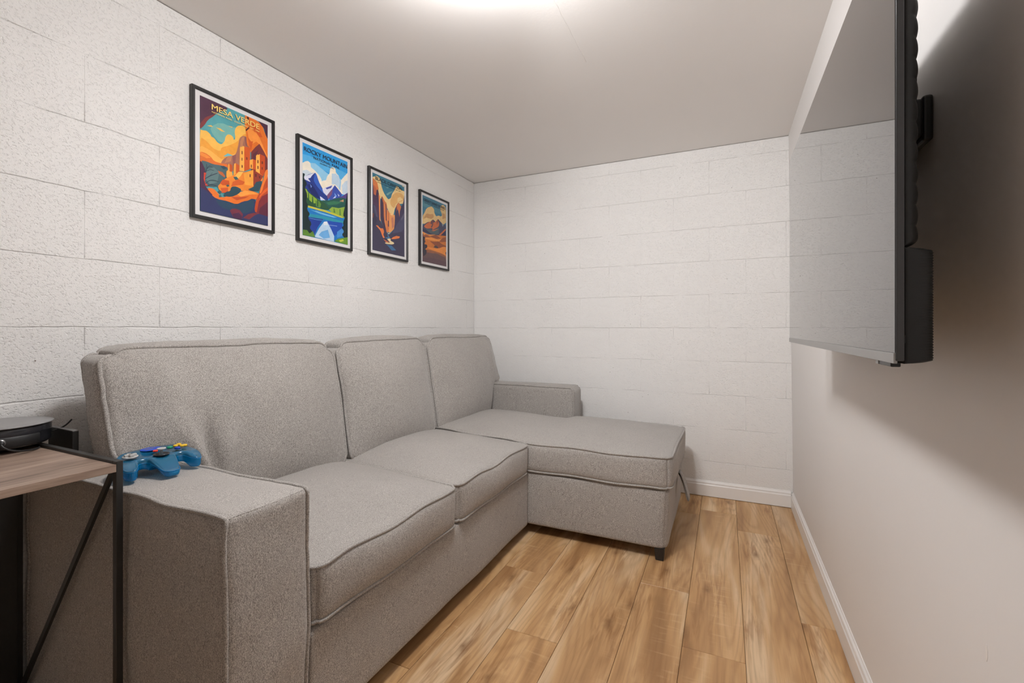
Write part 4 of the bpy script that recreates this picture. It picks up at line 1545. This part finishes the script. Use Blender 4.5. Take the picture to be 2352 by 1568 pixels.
def lerp(a, b, t):
    return lambda p: a(p) * (1 - t) + b(p) * t


layer_shell('lower_shell', [(0.0060, z_bot), (0.0026, lambda p: z_bot(p) + 0.0012), (0.0006, lambda p: z_bot(p) + 0.005), (0.0, lerp(z_bot, z_mid, 0.6)), (0.0, lambda p: z_mid(p) - 0.0006)], M['blue_shell'], cap_bottom=True)
layer_shell('upper_shell', [(0.0, lambda p: z_mid(p) + 0.0006), (0.0, lerp(z_mid, z_top, 0.6)), (0.0010, lambda p: z_top(p) - 0.0028), (0.0030, lambda p: z_top(p) - 0.0008), (0.0055, z_top)], M['blue_top'], cap_top=True)
tube('seam', [(q.x, q.y, z_mid(q)) for q in outline], 0.0007, M['blue_seam'], pad, 6, True)
# board inside, seen through the shell
bm = bmesh.new()
bmesh.ops.create_circle(bm, cap_ends=True, segments=40, radius=1.0)
for v in bm.verts:
    v.co = Vector((v.co.x * 0.066, v.co.y * 0.030 + 0.014, 0.028))
ext = bmesh.ops.extrude_face_region(bm, geom=bm.faces[:])
bmesh.ops.translate(bm, verts=[e for e in ext['geom'] if isinstance(e, bmesh.types.BMVert)], vec=(0, 0, 0.004))
bm_obj('circuit_board', bm, M['circuit'], pad)

ZT = 0.0415


def zt(x, y):
    return z_top(Vector((x, y))) + 0.0002


def disc(name, x, y, r, h, mat, lift=0.0, seg=28, sx=1.0):
    z = zt(x, y) + lift
    V, F = lathe_geo([(0, -0.0006), (r, -0.0006), (r, h * 0.6), (r * 0.9, h * 0.9), (r * 0.6, h), (0, h * 1.05)], seg)
    V = [(x + a * sx, y + b, z + c + 0.075 * b) for a, b, c in V]
    return new_obj(name, V, F, mat, pad, True)


base_ = disc('pad_base', -0.050, 0.008, 0.0150, 0.0010, M['btn_grey'])
bm = box_bm((-0.0115, -0.0040, 0), (0.0115, 0.0040, 0.0052), 0.0008, 2)
box_bm((-0.0040, -0.0115, 0), (0.0040, 0.0115, 0.0052), 0.0008, 2, bm)
bmesh.ops.translate(bm, verts=bm.verts[:], vec=(-0.050, 0.008, zt(-0.050, 0.008) + 0.0007))
bm_obj('direction_pad', bm, M['btn_grey'], pad)
disc('start_button', 0.0, 0.010, 0.0052, 0.0034, M['btn_red'])
disc('green_button', 0.0325, 0.016, 0.0062, 0.0040, M['btn_green'])
disc('blue_button', 0.0425, 0.000, 0.0062, 0.0040, M['btn_blue'])
for (bx, by) in ((0.0470, 0.0215), (0.0570, 0.0290), (0.0575, 0.0130), (0.0670, 0.0205)):
    disc('yellow_button', bx, by, 0.0054, 0.0036, M['btn_yellow'])
# stick: dark bowl, post, concave grey cap
V, F = lathe_geo([(0.0165, 0.0), (0.0165, 0.0016), (0.0150, 0.0024), (0.0125, 0.0008), (0.0085, -0.006), (0, -0.008)], 36)
new_obj('stick_bowl', [(x, y - 0.022, ZT + z) for x, y, z in V], F, M['stick_bowl'], pad, True)
V, F = lathe_geo([(0, -0.006), (0.0034, -0.006), (0.0030, 0.0105), (0.0085, 0.0120), (0.0092, 0.0136), (0.0086, 0.0150), (0.0060, 0.0142), (0, 0.0136)], 28)
new_obj('thumbstick', [(x, y - 0.022, ZT + z) for x, y, z in V], F, M['btn_grey'], pad, True)
stk = disc('round_sticker', 0.0, 0.0370, 0.0142, 0.0004, M['sticker'], 0.0005, 36, 1.5)
for j, (y0, x0, x1) in enumerate(((0.0405, -0.013, 0.011), (0.0370, -0.010, 0.013), (0.0335, -0.012, 0.004))):
    pts = [(x0 + (x1 - x0) * i / 22, y0 + 0.0011 * math.sin(i * 2.1 + j) + 0.0016 * i / 22, zt(0.0, y0) + 0.0013) for i in range(23)]
    tube('script', pts, 0.00024, M['gold'], stk, 4)
